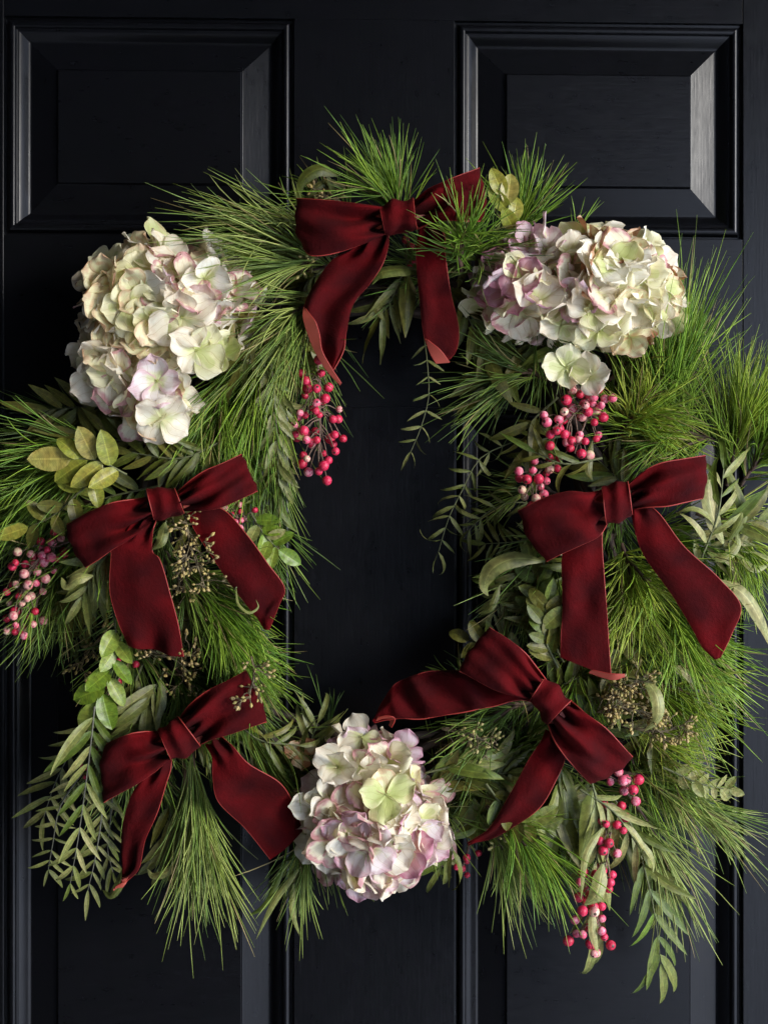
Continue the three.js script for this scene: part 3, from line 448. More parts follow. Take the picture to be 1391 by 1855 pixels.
// ---------------------------------------------------------------- pine sprigs: label, base, end, count, needle length px, spread deg
const PINE = [
  ['bright green pine sprig fanning upwards above the topmost velvet bow', [738, 440, 55], [715, 350, 62], 160, 122, 36, { droop: -0.02 }],
  ['thin pine sprig behind the left loop of the topmost velvet bow', [655, 420, 45], [600, 372, 45], 60, 100, 40, {}],
  ['pine sprig poking across the right loop of the topmost velvet bow', [835, 490, 100], [832, 430, 122], 130, 100, 62, { droop: 0, tone: 'bright', over: true }],
  ['dense pine sprig under the right loop of the topmost bow', [860, 500, 85], [870, 455, 100], 150, 90, 75, { tone: 'mid' }],
  ['pine sprig standing up beside the variegated leaf pair', [930, 460, 55], [950, 390, 60], 110, 112, 38, { droop: 0 }],
  ['few pine needles rising behind the cream and mauve hydrangea', [1030, 450, 45], [1062, 410, 45], 10, 70, 20, { droop: 0 }],
  ['pine sprig pointing sideways over the door panel from the topmost bow', [610, 430, 60], [480, 415, 66], 170, 165, 28, { tone: 'pale' }],
  ['pale pine sprig lying sideways against the topmost bow left tail', [620, 490, 80], [520, 480, 92], 190, 150, 30, { tone: 'pale' }],
  ['pine sprig slanting down between topmost bow and big cream hydrangea', [600, 530, 75], [530, 590, 86], 150, 165, 30, { tone: 'pale' }],
  ['pine sprig tucked behind the large cream hydrangea', [430, 520, 40], [470, 610, 50], 130, 150, 45, { tone: 'mid' }],
  ['long pine sprig hanging beside the large cream hydrangea', [505, 600, 62], [458, 700, 70], 240, 165, 24, { droop: 0.2 }],
  ['bright pine sprig hanging below the large cream hydrangea', [425, 640, 60], [400, 740, 70], 210, 140, 28, { droop: 0.2 }],
  ['pine sprig hanging beside the red berry cluster over the wreath opening', [500, 700, 55], [490, 810, 58], 110, 130, 24, { droop: 0.2, tone: 'mid' }],
  ['bright pine sprig spreading over yellow green oval leaves', [225, 800, 58], [100, 860, 60], 300, 150, 34, {}],
  ['pine sprig spreading outwards beneath the large cream hydrangea', [220, 770, 50], [90, 790, 45], 170, 120, 30, { tone: 'mid' }],
  ['pine sprig drooping above the pale pink berry cluster', [190, 900, 50], [70, 950, 48], 200, 130, 34, { tone: 'mid' }],
  ['pine sprig under the pale pink berry cluster', [180, 1040, 40], [120, 1100, 40], 110, 125, 34, { tone: 'mid', droop: 0.2 }],
  ['few short pine needles crossing the pale pink berry cluster', [80, 1060, 62], [62, 1110, 66], 26, 70, 24, {}],
  ['pine sprig between the tails of the bright red bow', [300, 1000, 60], [350, 1080, 66], 150, 130, 40, { tone: 'mid' }],
  ['soft pine sprig sweeping inwards below the bright red bow', [340, 1050, 70], [410, 1140, 80], 220, 130, 28, {}],
  ['pine sprig sweeping inwards above the folded dark bow', [360, 1170, 66], [425, 1250, 68], 220, 120, 30, { tone: 'mid' }],
  ['pine sprig behind the knot of the folded dark bow', [310, 1200, 56], [340, 1280, 64], 150, 125, 36, { tone: 'mid' }],
  ['pine sprig pointing at the pink hydrangea from the folded dark bow', [420, 1310, 50], [490, 1370, 56], 140, 120, 34, { tone: 'mid' }],
  ['long pine sprig hanging like a brush below the folded dark bow', [345, 1340, 72], [362, 1480, 84], 190, 165, 13, { droop: 0.1, tone: 'pale' }],
  ['pine sprig hanging behind the long brush of needles', [335, 1380, 52], [340, 1470, 60], 80, 150, 16, { droop: 0.1, tone: 'mid' }],
  ['pine sprig hanging between folded dark bow and pink hydrangea', [575, 1500, 50], [545, 1565, 54], 66, 110, 24, { droop: 0.15, tone: 'pale' }],
  ['pine sprig spreading below the pointed tail of the tilted bow', [880, 1460, 70], [965, 1535, 82], 190, 125, 30, { droop: 0.2 }],
  ['pine sprig hanging beside the pink hydrangea', [880, 1470, 60], [908, 1540, 66], 110, 110, 26, { droop: 0.2, tone: 'pale' }],
  ['pine sprig with a brown twig pointing away from the tilted bow', [1110, 1395, 60], [1265, 1462, 62], 150, 125, 20, { droop: 0.16, tone: 'pale' }],
  ['pine sprig hanging above the broad green leaflets', [1130, 1430, 60], [1180, 1520, 64], 110, 150, 20, { droop: 0.22, tone: 'pale' }],
  ['yellow green pine sprig beside the loop of the tilted bow', [1120, 1310, 66], [1205, 1370, 66], 120, 115, 32, { tone: 'yellow' }],
  ['pine sprig reaching across the door edge below the purple red bow tail', [1140, 1110, 56], [1240, 1190, 58], 180, 150, 28, { tone: 'bright' }],
  ['star shaped pine sprig between the tails of the purple red bow', [1125, 985, 66], [1155, 1090, 84], 340, 110, 60, { tone: 'yellow' }],
  ['pine sprig behind the long tail of the purple red bow', [1165, 1040, 56], [1220, 1130, 66], 260, 125, 50, { tone: 'bright' }],
  ['tall pine sprig standing up below the cream and mauve hydrangea', [1195, 850, 46], [1215, 710, 56], 260, 215, 24, { droop: -0.02 }],
  ['sunlit pine sprig standing up at the door edge', [1315, 880, 52], [1345, 770, 60], 280, 165, 38, { droop: 0.02, tone: 'yellow' }],
  ['tangled pine sprig behind the pink berry cluster by the hydrangea', [1110, 800, 60], [1170, 740, 74], 260, 120, 75, { tone: 'yellow' }],
  ['pine sprig lying across above the purple red bow', [1300, 800, 55], [1200, 790, 62], 260, 120, 50, { tone: 'bright' }],
  ['bright pine sprig above the pale curling leaves', [1340, 880, 55], [1395, 820, 60], 220, 130, 50, { tone: 'bright' }],
  ['pine sprig under the cream and mauve hydrangea', [1000, 690, 50], [930, 690, 55], 120, 135, 34, { tone: 'mid' }],
  ['pine sprig leaning into the opening beside the small berry bunch', [1020, 900, 40], [945, 890, 40], 60, 100, 36, { tone: 'mid' }],
  ['pine sprig below the knot of the tilted bow', [970, 1270, 60], [890, 1310, 72], 140, 125, 36, { tone: 'mid' }],
  ['few short needles above the long tail of the tilted bow', [850, 1250, 40], [812, 1222, 40], 26, 60, 30, { tone: 'mid', droop: 0 }],
  ['few short needles rising behind the pink hydrangea', [590, 1350, 34], [596, 1310, 34], 12, 80, 24, { tone: 'mid', droop: 0 }],
];
PINE.push(
  ['bright pine sprig hanging between berry bunch and bright red bow', [480, 760, 52], [450, 850, 60], 180, 110, 26, { tone: 'bright', droop: 0.15 }],
  ['pine sprig hanging over the bright red bow right loop from the cream hydrangea', [430, 720, 58], [420, 810, 64], 180, 110, 26, { tone: 'mid', droop: 0.15 }],
  ['pale pine sprig beside the lowest florets of the cream hydrangea', [390, 690, 62], [365, 780, 70], 180, 110, 28, { tone: 'pale', droop: 0.15 }],
  ['pine sprig hanging under the yellow green oval leaves', [250, 880, 46], [180, 960, 46], 170, 120, 36, { tone: 'bright', droop: 0.15 }],
  ['pine sprig at the outer edge above the pale pink berry bunch', [140, 880, 40], [50, 920, 40], 170, 110, 36, { tone: 'bright', droop: 0.15 }],
  ['pine sprig hanging at the opening beside the bright red bow right tail', [460, 900, 46], [480, 980, 48], 120, 100, 30, { tone: 'mid', droop: 0.15 }],
  ['bright pine sprig sweeping under the bright red bow right tail', [380, 1040, 60], [435, 1120, 66], 220, 100, 28, { tone: 'bright', droop: 0.15 }],
  ['pine sprig sweeping down to the folded dark bow right loop', [370, 1110, 58], [435, 1200, 62], 220, 100, 28, { tone: 'mid', droop: 0.15 }],
  ['bright pine sprig beneath the long tail of the purple red bow', [1170, 1090, 56], [1250, 1145, 58], 170, 115, 34, { tone: 'bright', droop: 0.15 }],
  ['pine sprig pressed between hanging tail and star shaped pine', [1090, 1040, 52], [1130, 1150, 58], 220, 110, 46, { tone: 'yellow', droop: 0.15 }],
  ['sunlit pine sprig beside the seed pods at the door panel edge', [1170, 1230, 56], [1245, 1280, 54], 90, 110, 28, { tone: 'yellow', droop: 0.15 }],
  ['pine sprig spreading over the tilted bow outer loop tip', [1120, 1340, 50], [1195, 1410, 54], 110, 100, 28, { tone: 'bright', droop: 0.15 }],
  ['pine sprig in the hollow beneath the tilted bow knot', [930, 1330, 50], [900, 1420, 54], 180, 110, 46, { tone: 'mid', droop: 0.15 }],
  ['pine sprig among the olive leaves beside the pink edged hydrangea', [850, 1370, 50], [930, 1380, 56], 150, 100, 46, { tone: 'mid', droop: 0.15 }],
  ['short pine sprig above the mauve hydrangea berry bunch', [1100, 690, 46], [1170, 660, 50], 150, 110, 50, { tone: 'mid', droop: 0.15 }],
  ['pine sprig filling behind the pale curling leaves', [1260, 930, 46], [1340, 980, 48], 220, 120, 50, { tone: 'yellow', droop: 0.15 }],
  ['pine sprig between pale feather shaped frond and folded dark bow', [270, 1250, 48], [230, 1340, 50], 150, 110, 36, { tone: 'mid', droop: 0.15 }],
);
for (const p of PINE) pine(...p);
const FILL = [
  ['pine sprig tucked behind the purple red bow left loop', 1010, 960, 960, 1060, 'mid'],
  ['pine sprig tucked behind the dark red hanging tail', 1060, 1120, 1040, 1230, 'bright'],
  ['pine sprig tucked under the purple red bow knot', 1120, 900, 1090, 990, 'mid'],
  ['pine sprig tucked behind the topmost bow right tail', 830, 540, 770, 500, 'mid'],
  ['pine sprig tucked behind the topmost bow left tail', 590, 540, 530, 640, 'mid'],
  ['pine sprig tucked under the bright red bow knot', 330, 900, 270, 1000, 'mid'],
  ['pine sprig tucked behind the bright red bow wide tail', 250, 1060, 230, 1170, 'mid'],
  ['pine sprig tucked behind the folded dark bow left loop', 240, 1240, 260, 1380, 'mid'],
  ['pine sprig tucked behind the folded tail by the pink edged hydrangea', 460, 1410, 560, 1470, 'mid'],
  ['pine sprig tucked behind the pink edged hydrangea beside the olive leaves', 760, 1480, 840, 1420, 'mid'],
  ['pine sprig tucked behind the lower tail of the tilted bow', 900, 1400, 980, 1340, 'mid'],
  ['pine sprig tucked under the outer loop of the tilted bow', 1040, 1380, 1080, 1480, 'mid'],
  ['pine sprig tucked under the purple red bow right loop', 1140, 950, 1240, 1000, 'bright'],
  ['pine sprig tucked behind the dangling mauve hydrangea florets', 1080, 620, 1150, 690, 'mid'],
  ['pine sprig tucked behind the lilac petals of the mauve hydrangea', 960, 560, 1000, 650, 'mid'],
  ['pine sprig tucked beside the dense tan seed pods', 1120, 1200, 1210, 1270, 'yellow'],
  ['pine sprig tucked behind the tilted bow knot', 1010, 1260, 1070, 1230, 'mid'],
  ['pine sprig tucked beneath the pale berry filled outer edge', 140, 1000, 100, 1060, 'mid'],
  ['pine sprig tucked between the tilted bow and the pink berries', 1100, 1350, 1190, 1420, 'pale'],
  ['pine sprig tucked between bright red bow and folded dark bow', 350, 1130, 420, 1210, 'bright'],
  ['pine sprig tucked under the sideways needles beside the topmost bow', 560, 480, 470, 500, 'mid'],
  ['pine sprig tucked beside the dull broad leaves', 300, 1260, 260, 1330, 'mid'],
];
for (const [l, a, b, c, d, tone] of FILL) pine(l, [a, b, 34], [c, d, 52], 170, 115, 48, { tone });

// ---------------------------------------------------------------- leafy sprigs
const S = (label, pts, o) => leafSprig(o.name ?? 'leafy_sprig', label, 'leaf sprig', pts, o);
// around the large cream hydrangea
S('dark olive leafy sprig spreading out under the large cream hydrangea', [[330, 740, 60], [210, 735, 60], [90, 742, 50]], { n: 18, len: 85, tone: 'olive', angle: 40, jit: 0.5 });
S('olive leafy sprig lying between cream hydrangea and yellow green leaves', [[350, 790, 66], [260, 800, 72], [150, 790, 62]], { n: 16, len: 80, tone: 'olive', angle: 42 });
S('olive leafy sprig below the yellow green oval leaves', [[290, 880, 56], [200, 900, 56], [120, 930, 50]], { n: 16, len: 75, tone: 'mid', angle: 45 });
S('narrow leaved sprig hanging past the large cream hydrangea', [[470, 640, 80], [500, 720, 80], [515, 840, 62]], { n: 18, kind: 'strap', len: 85, tone: 'grey', angle: 32, droop: 0.3, accent: ['pale', 0.3] });
S('leafy sprig hanging beside the right loop of the bright red bow', [[480, 780, 60], [500, 850, 56], [492, 930, 50]], { n: 16, kind: 'lance', len: 58, tone: 'grey', angle: 50, accent: ['mid', 0.4] });
S('small glossy oval leaves beside the tail of the bright red bow', [[455, 930, 70], [480, 970, 74], [505, 996, 74]], { n: 9, kind: 'oval', len: 44, tone: 'bright', angle: 60, accent: ['pale', 0.3] });
S('small round leaves behind the red berry cluster over the opening', [[560, 600, 60], [545, 660, 66], [530, 690, 60]], { n: 10, kind: 'oval', len: 42, tone: 'olive', angle: 55 });
S('yellow green oval leaved sprig on bright pine needles', [[230, 860, 84], [180, 835, 92], [130, 830, 92]], { n: 7, kind: 'oval', len: 66, tone: 'yellow', angle: 48, jit: 0.4 });
S('yellow green oval leaves below the bright pine needles', [[190, 850, 84], [140, 895, 86], [95, 935, 80], [52, 955, 72]], { n: 8, kind: 'oval', len: 50, tone: 'yellow', angle: 55, accent: ['olive', 0.3] });
S('bright glossy oval leaved sprig hanging beside the bright red bow tail', [[205, 1090, 76], [210, 1160, 86], [200, 1220, 86], [180, 1270, 84]], { n: 10, kind: 'oval', len: 58, tone: 'bright', angle: 38, jit: 0.35, stem: SM.green });
S('olive leafy sprig behind the bright red bow left tail', [[230, 1000, 50], [180, 1060, 56], [120, 1110, 46]], { n: 16, kind: 'lance', len: 65, tone: 'olive', angle: 42, droop: 0.2 });
S('dull leafy sprig hanging behind the folded dark bow', [[260, 1200, 56], [220, 1300, 60], [190, 1400, 52]], { n: 20, kind: 'lance', len: 74, tone: 'grey', angle: 40, droop: 0.3 });
S('broad dull leaves above the folded dark bow', [[300, 1210, 60], [270, 1270, 72], [240, 1320, 70]], { n: 10, kind: 'lance', len: 95, tone: 'grey', angle: 35, droop: 0.25 });
S('olive leafy sprig beside the folded dark bow lower tail', [[300, 1430, 56], [310, 1500, 58], [290, 1570, 52]], { n: 12, kind: 'lance', len: 70, tone: 'olive', angle: 35, droop: 0.2, accent: ['grey', 0.3] });
S('olive leafy sprig running towards the pink hydrangea', [[430, 1340, 46], [500, 1390, 52], [570, 1400, 52]], { n: 16, kind: 'lance', len: 70, tone: 'olive', angle: 42, accent: ['olive', 0.3] });
S('olive leaves curling up beside the pink hydrangea', [[520, 1420, 50], [560, 1350, 60], [575, 1310, 58]], { n: 10, kind: 'strap', len: 80, tone: 'grey', angle: 40 });
S('olive leaves spreading out beside the pink hydrangea', [[760, 1440, 60], [830, 1410, 66], [920, 1400, 66]], { n: 16, kind: 'lance', len: 92, tone: 'olive', angle: 34, accent: ['mid', 0.4] });
S('broad green leaves pressed against the pink hydrangea', [[770, 1400, 70], [820, 1388, 76], [840, 1382, 76]], { n: 5, kind: 'lance', len: 95, tone: 'mid', angle: 22 });
S('olive leafy sprig under the tilted bow', [[800, 1520, 50], [880, 1470, 56], [970, 1420, 56]], { n: 18, kind: 'oval', len: 50, tone: 'olive', angle: 50, accent: ['olive', 0.3] });
S('curled green leaves under the pink hydrangea edge', [[790, 1500, 66], [820, 1540, 70], [800, 1570, 66]], { n: 6, kind: 'strap', len: 90, tone: 'mid', angle: 30 });
S('leafy sprig behind the tilted bow upper loop', [[960, 1220, 50], [890, 1170, 52], [850, 1160, 44]], { n: 12, kind: 'oval', len: 44, tone: 'olive', angle: 55, accent: ['olive', 0.4] });
S('leafy sprig beside the purple red bow tail', [[1010, 1180, 60], [960, 1100, 56], [900, 1030, 44]], { n: 18, kind: 'lance', len: 62, tone: 'grey', angle: 50, accent: ['mid', 0.4] });
S('small oval leaved sprig beside the dark red hanging tail', [[1020, 1200, 56], [990, 1140, 62], [975, 1080, 60], [960, 1020, 52]], { n: 14, kind: 'oval', len: 48, tone: 'mid', angle: 45, accent: ['mid', 0.4] });
S('drooping leafy sprig at the opening below the curled grey leaf', [[980, 1030, 50], [920, 1060, 50], [890, 1120, 44]], { n: 14, kind: 'strap', len: 75, tone: 'grey', angle: 45, droop: 0.4 });
S('leafy sprig above the small berry bunch', [[1020, 790, 50], [975, 800, 52], [940, 850, 42]], { n: 11, kind: 'lance', len: 62, tone: 'olive', angle: 45, accent: ['olive', 0.3] });
S('olive leafy sprig beside the pink berry cluster by the hydrangea', [[1010, 720, 56], [960, 770, 62], [955, 820, 56]], { n: 9, kind: 'lance', len: 75, tone: 'olive', angle: 40 });
S('olive leaves hanging under the topmost bow knot', [[740, 470, 66], [710, 540, 64], [690, 570, 60]], { n: 12, kind: 'strap', len: 88, tone: 'grey', angle: 40, droop: 0.3, accent: ['olive', 0.4] });
S('olive leafy sprig between topmost bow right tail and mauve petals', [[800, 500, 50], [850, 580, 54], [890, 660, 48]], { n: 16, kind: 'lance', len: 78, tone: 'olive', angle: 40, accent: ['olive', 0.3] });
S('olive leaves behind the topmost bow left tail', [[660, 480, 46], [590, 560, 50], [560, 640, 46]], { n: 16, kind: 'oval', len: 48, tone: 'olive', angle: 45, accent: ['olive', 0.5] });
S('leafy sprig arching above the topmost bow left loop', [[640, 380, 45], [580, 350, 50], [545, 380, 45]], { n: 8, kind: 'lance', len: 55, tone: 'olive', angle: 45 });
S('variegated yellow green leaf pair beside the topmost bow right loop', [[938, 445, 80], [928, 400, 88], [912, 356, 88]], { n: 5, kind: 'oval', len: 56, tone: 'yellow', angle: 24, from: 0.3, jit: 0.4 });
S('pale curling leaves beside the purple red bow right loop', [[1270, 1010, 70], [1300, 930, 84], [1310, 850, 80]], { n: 9, kind: 'strap', len: 96, tone: 'pale', angle: 38, accent: ['mid', 0.3] });
S('broad glossy leaves at the door edge beside pale curling leaves', [[1300, 960, 70], [1350, 945, 76], [1400, 940, 74]], { n: 7, kind: 'lance', len: 95, tone: 'mid', angle: 30, accent: ['olive', 0.4] });
S('light green leafy sprig below the purple red bow right loop', [[1230, 960, 62], [1290, 990, 66], [1350, 1000, 60]], { n: 12, kind: 'strap', len: 88, tone: 'pale', angle: 45 });
S('green leaves sunk behind the dark red hanging tail', [[1130, 1150, 62], [1120, 1200, 66], [1140, 1250, 62]], { n: 7, kind: 'oval', len: 60, tone: 'olive', angle: 50 });
S('leafy sprig with pale buds pointing away from the tilted bow', [[1200, 1390, 74], [1270, 1420, 78], [1320, 1430, 74]], { n: 12, kind: 'oval', len: 30, tone: 'pale', angle: 50 });
S('long leaves hanging beneath the tilted bow', [[1020, 1360, 66], [1010, 1440, 72], [1010, 1520, 66]], { n: 14, kind: 'lance', len: 118, tone: 'olive', angle: 18, droop: 0.4, accent: ['mid', 0.5] });
S('pale twisted leaves hanging over the scattered red berries', [[1070, 1410, 84], [1085, 1480, 90], [1080, 1560, 90], [1075, 1690, 84]], { n: 16, kind: 'strap', len: 105, tone: 'pale', angle: 26, droop: 0.5, r: 0.9 });
S('leafy sprig under the pine with a brown twig', [[1110, 1440, 50], [1140, 1510, 54], [1160, 1560, 50]], { n: 8, kind: 'lance', len: 95, tone: 'mid', angle: 26, droop: 0.3 });
S('olive leafy sprig behind the cream and mauve hydrangea', [[990, 620, 46], [920, 640, 48], [880, 700, 42]], { n: 12, kind: 'lance', len: 80, tone: 'olive', angle: 40 });
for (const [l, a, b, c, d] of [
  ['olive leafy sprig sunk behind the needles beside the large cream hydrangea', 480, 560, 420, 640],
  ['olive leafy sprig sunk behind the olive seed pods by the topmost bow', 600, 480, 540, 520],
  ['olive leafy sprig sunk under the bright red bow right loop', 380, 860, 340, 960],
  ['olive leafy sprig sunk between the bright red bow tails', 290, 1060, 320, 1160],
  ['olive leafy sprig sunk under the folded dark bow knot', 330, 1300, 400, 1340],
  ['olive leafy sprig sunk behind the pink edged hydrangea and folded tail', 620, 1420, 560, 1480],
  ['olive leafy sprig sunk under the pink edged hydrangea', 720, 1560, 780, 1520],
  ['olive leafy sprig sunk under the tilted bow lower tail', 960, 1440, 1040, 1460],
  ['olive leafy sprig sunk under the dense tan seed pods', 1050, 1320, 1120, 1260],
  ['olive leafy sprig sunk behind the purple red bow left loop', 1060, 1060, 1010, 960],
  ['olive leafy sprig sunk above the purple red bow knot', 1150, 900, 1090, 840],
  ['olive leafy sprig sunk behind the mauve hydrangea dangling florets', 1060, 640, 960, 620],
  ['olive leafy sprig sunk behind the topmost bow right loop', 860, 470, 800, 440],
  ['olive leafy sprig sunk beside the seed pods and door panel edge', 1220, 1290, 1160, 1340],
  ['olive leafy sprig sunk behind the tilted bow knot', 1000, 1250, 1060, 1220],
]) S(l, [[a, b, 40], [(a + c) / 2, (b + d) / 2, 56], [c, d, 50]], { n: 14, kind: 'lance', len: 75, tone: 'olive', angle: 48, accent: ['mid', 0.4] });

S('olive leafy sprig over the needles beneath the cream hydrangea', [[400, 800, 80], [330, 830, 88], [240, 820, 84]], { n: 14, kind: 'lance', len: 72, tone: 'olive', angle: 45 });
S('narrow leaves over the sideways needles beside the cream hydrangea', [[520, 560, 88], [470, 600, 92], [440, 660, 88]], { n: 10, kind: 'strap', len: 84, tone: 'olive', angle: 35 });
S('narrow leaved sprig hanging against the opening beside bright red bow', [[490, 650, 84], [500, 760, 84], [505, 880, 70]], { n: 16, kind: 'lance', len: 56, tone: 'mid', angle: 42, droop: 0.2, accent: ['grey', 0.4] });
S('olive leafy sprig over needles below the folded dark bow right loop', [[420, 1300, 80], [470, 1340, 84], [540, 1350, 76]], { n: 7, kind: 'strap', len: 80, tone: 'olive', angle: 34, accent: ['grey', 0.3] });
S('green leafy sprig over needles beside the hanging red tail', [[1010, 1210, 76], [985, 1150, 84], [990, 1090, 82]], { n: 14, kind: 'oval', len: 46, tone: 'olive', angle: 48, accent: ['mid', 0.4] });
S('narrow leaves over needles beside the outer loop of the tilted bow', [[1050, 1430, 84], [1110, 1470, 90], [1160, 1540, 84]], { n: 11, kind: 'strap', len: 88, tone: 'pale', angle: 32, droop: 0.3 });
S('olive leaves over needles under the tilted bow lower tail', [[880, 1420, 80], [930, 1480, 84], [990, 1500, 80]], { n: 12, kind: 'oval', len: 48, tone: 'olive', angle: 48, accent: ['mid', 0.4] });
S('leafy sprig over needles above the purple red bow left loop', [[1090, 830, 80], [1020, 840, 86], [970, 820, 80]], { n: 8, kind: 'strap', len: 74, tone: 'olive', angle: 40, accent: ['mid', 0.4] });
S('long olive leaves over needles at the bright red bow outer loop', [[230, 980, 76], [180, 1020, 84], [150, 1080, 78]], { n: 12, kind: 'lance', len: 72, tone: 'grey', angle: 40, droop: 0.2 });

// long curling leaves
strapSprig('grey green leaf arching above the topmost bow left loop', [{ p: [[612, 318, 62], [580, 306, 70], [550, 325, 72], [537, 372, 66]], w: 24, tone: 'olive' }, { p: [[635, 340, 55], [590, 330, 60], [566, 348, 62], [558, 372, 58]], w: 14, tone: 'grey' }]);
strapSprig('flat pale leaf lying across below the topmost bow knot', [{ p: [[770, 492, 86], [720, 488, 96], [686, 496, 98], [674, 516, 92]], w: 24, tone: 'mid', tilt: 0.6 }, { p: [[740, 500, 80], [738, 550, 86], [734, 612, 84]], w: 28, tone: 'olive' }, { p: [[680, 540, 72], [685, 560, 74], [696, 582, 74]], w: 16, tone: 'olive' }]);
strapSprig('grey leaf curling into the opening beside the purple red bow', [{ p: [[985, 1016, 84], [930, 1012, 92], [892, 1030, 92], [878, 1062, 84], [884, 1080, 80]], w: 30, tone: 'grey', tilt: 0.5 }, { p: [[905, 1060, 70], [890, 1100, 72], [866, 1112, 66]], w: 12, tone: 'grey' }]);
strapSprig('pale leaf curving over the seed pods beside the hanging tail', [{ p: [[1165, 1228, 96], [1190, 1262, 104], [1190, 1300, 104], [1165, 1326, 96]], w: 22, tone: 'pale' }, { p: [[1112, 1240, 84], [1118, 1280, 86], [1122, 1325, 82]], w: 20, tone: 'mid' }]);
strapSprig('pale leaf curving across the door edge past the long tail', [{ p: [[1300, 1050, 84], [1345, 1075, 88], [1380, 1130, 82], [1396, 1175, 74]], w: 24, tone: 'pale' }, { p: [[1215, 1206, 82], [1245, 1222, 82], [1262, 1256, 76]], w: 16, tone: 'pale' }]);
strapSprig('pale twisted leaves standing beside the purple red bow right loop', [{ p: [[1310, 985, 86], [1290, 930, 94], [1284, 880, 94], [1296, 838, 86]], w: 28, tone: 'pale' }, { p: [[1320, 980, 84], [1345, 930, 90], [1325, 870, 86], [1308, 830, 80]], w: 20, tone: 'mid' }, { p: [[1330, 1000, 80], [1366, 1030, 84], [1395, 1022, 78]], w: 14, tone: 'pale' }, { p: [[1280, 1000, 82], [1310, 1010, 86], [1336, 985, 84], [1330, 950, 82]], w: 16, tone: 'pale' }]);
strapSprig('thin curled leaf hooked over the bright red bow tail', [{ p: [[428, 1064, 116], [432, 1094, 122], [452, 1110, 124], [468, 1100, 122], [464, 1086, 120]], w: 4.5, tone: 'pale' }]);
strapSprig('pale curling leaf below the bright red bow left loop', [{ p: [[170, 1042, 96], [140, 1048, 102], [120, 1060, 98], [112, 1046, 94]], w: 20, tone: 'pale', tilt: 0.5 }, { p: [[168, 1060, 84], [140, 1090, 86], [124, 1112, 78]], w: 18, tone: 'grey' }, { p: [[200, 1010, 84], [168, 1010, 86], [145, 1036, 80]], w: 16, tone: 'grey' }]);
strapSprig('thin pale leaf curling beside the hanging needle brush', [{ p: [[330, 1556, 80], [300, 1582, 84], [276, 1586, 80], [268, 1574, 78]], w: 13, tone: 'pale' }]);
strapSprig('thin pale leaves hanging between bow tail and pink hydrangea', [{ p: [[545, 1570, 62], [500, 1630, 62], [464, 1702, 50]], w: 11, tone: 'pale' }, { p: [[532, 1600, 60], [530, 1650, 60], [546, 1702, 50]], w: 10, tone: 'pale' }, { p: [[520, 1560, 62], [480, 1640, 60], [445, 1662, 52]], w: 9, tone: 'mid' }]);
strapSprig('narrow leaf trailing from the folded dark bow lower tail', [{ p: [[228, 1566, 80], [218, 1600, 82], [200, 1622, 76], [186, 1612, 70]], w: 16, tone: 'grey' }]);
strapSprig('broad leaf slanting past the hanging dark leaves by the berries', [{ p: [[880, 640, 62], [905, 690, 70], [930, 735, 70]], w: 26, tone: 'olive' }, { p: [[1072, 800, 86], [1066, 850, 90], [1072, 870, 88]], w: 14, tone: 'olive' }]);
strapSprig('pale leaf beside the seed pods over bright red bow knot', [{ p: [[300, 946, 110], [292, 980, 116], [276, 996, 112]], w: 18, tone: 'grey' }, { p: [[312, 790, 80], [300, 840, 90], [288, 885, 92]], w: 26, tone: 'grey' }]);
strapSprig('long pale leaves hanging over the scattered berries under the tilted bow', [{ p: [[1075, 1430, 96], [1068, 1490, 102], [1050, 1556, 98]], w: 34, tone: 'mid' }, { p: [[1090, 1500, 108], [1062, 1550, 116], [1052, 1630, 112]], w: 13, tone: 'pale' }, { p: [[1092, 1565, 108], [1080, 1620, 116], [1058, 1640, 112]], w: 26, tone: 'pale' }, { p: [[1090, 1585, 94], [1100, 1620, 96], [1104, 1650, 90]], w: 14, tone: 'pale' }, { p: [[1074, 1650, 106], [1074, 1690, 108], [1084, 1732, 104]], w: 15, tone: 'pale' }, { p: [[1020, 1430, 84], [1026, 1480, 88], [1016, 1540, 84]], w: 28, tone: 'olive' }]);

// ---------------------------------------------------------------- feather-leaved fronds
function frond(label, pts, o) { return leafSprig('pepper_tree_frond', label, 'frond', pts, { kind: 'leaflet', pairs: true, r: 0.8, r1: 0.3, jit: 0.35, out: 0.4, from: 0.08, ...o }); }
frond('pale green feather shaped frond hanging beside the folded dark bow', [[172, 1280, 92], [166, 1340, 98], [156, 1420, 98], [142, 1520, 92], [128, 1600, 84]], { n: 20, len: 112, taper: 0.45, tone: 'pale', angle: 33, accent: ['mid', 0.4], stem: SM.grey });
frond('dull frond hanging outermost beside the pale feather shaped frond', [[150, 1400, 70], [110, 1460, 70], [96, 1530, 66], [88, 1575, 62]], { n: 16, len: 46, tone: 'grey', angle: 55, accent: ['pale', 0.3], stem: SM.grey });
frond('dull frond hanging behind the tip of the pale feather shaped frond', [[190, 1430, 66], [182, 1500, 68], [172, 1560, 66], [160, 1612, 62]], { n: 15, len: 52, tone: 'grey', angle: 42, stem: SM.grey });
frond('dull frond hanging against the folded dark bow lower tail', [[205, 1430, 60], [200, 1490, 62], [196, 1540, 58], [205, 1580, 56]], { n: 13, len: 50, tone: 'grey', angle: 42, accent: ['mid', 0.4], stem: SM.grey });
frond('frond behind the head of the pale feather shaped frond', [[170, 1300, 60], [130, 1360, 58], [100, 1420, 50], [80, 1480, 46]], { n: 15, len: 70, tone: 'grey', angle: 38, stem: SM.grey });
frond('broad green frond hanging lowest below the scattered berries', [[1160, 1550, 74], [1178, 1620, 80], [1190, 1690, 78], [1196, 1745, 72]], { n: 11, len: 108, taper: 0.85, tone: 'mid', angle: 28, accent: ['bright', 0.2] });
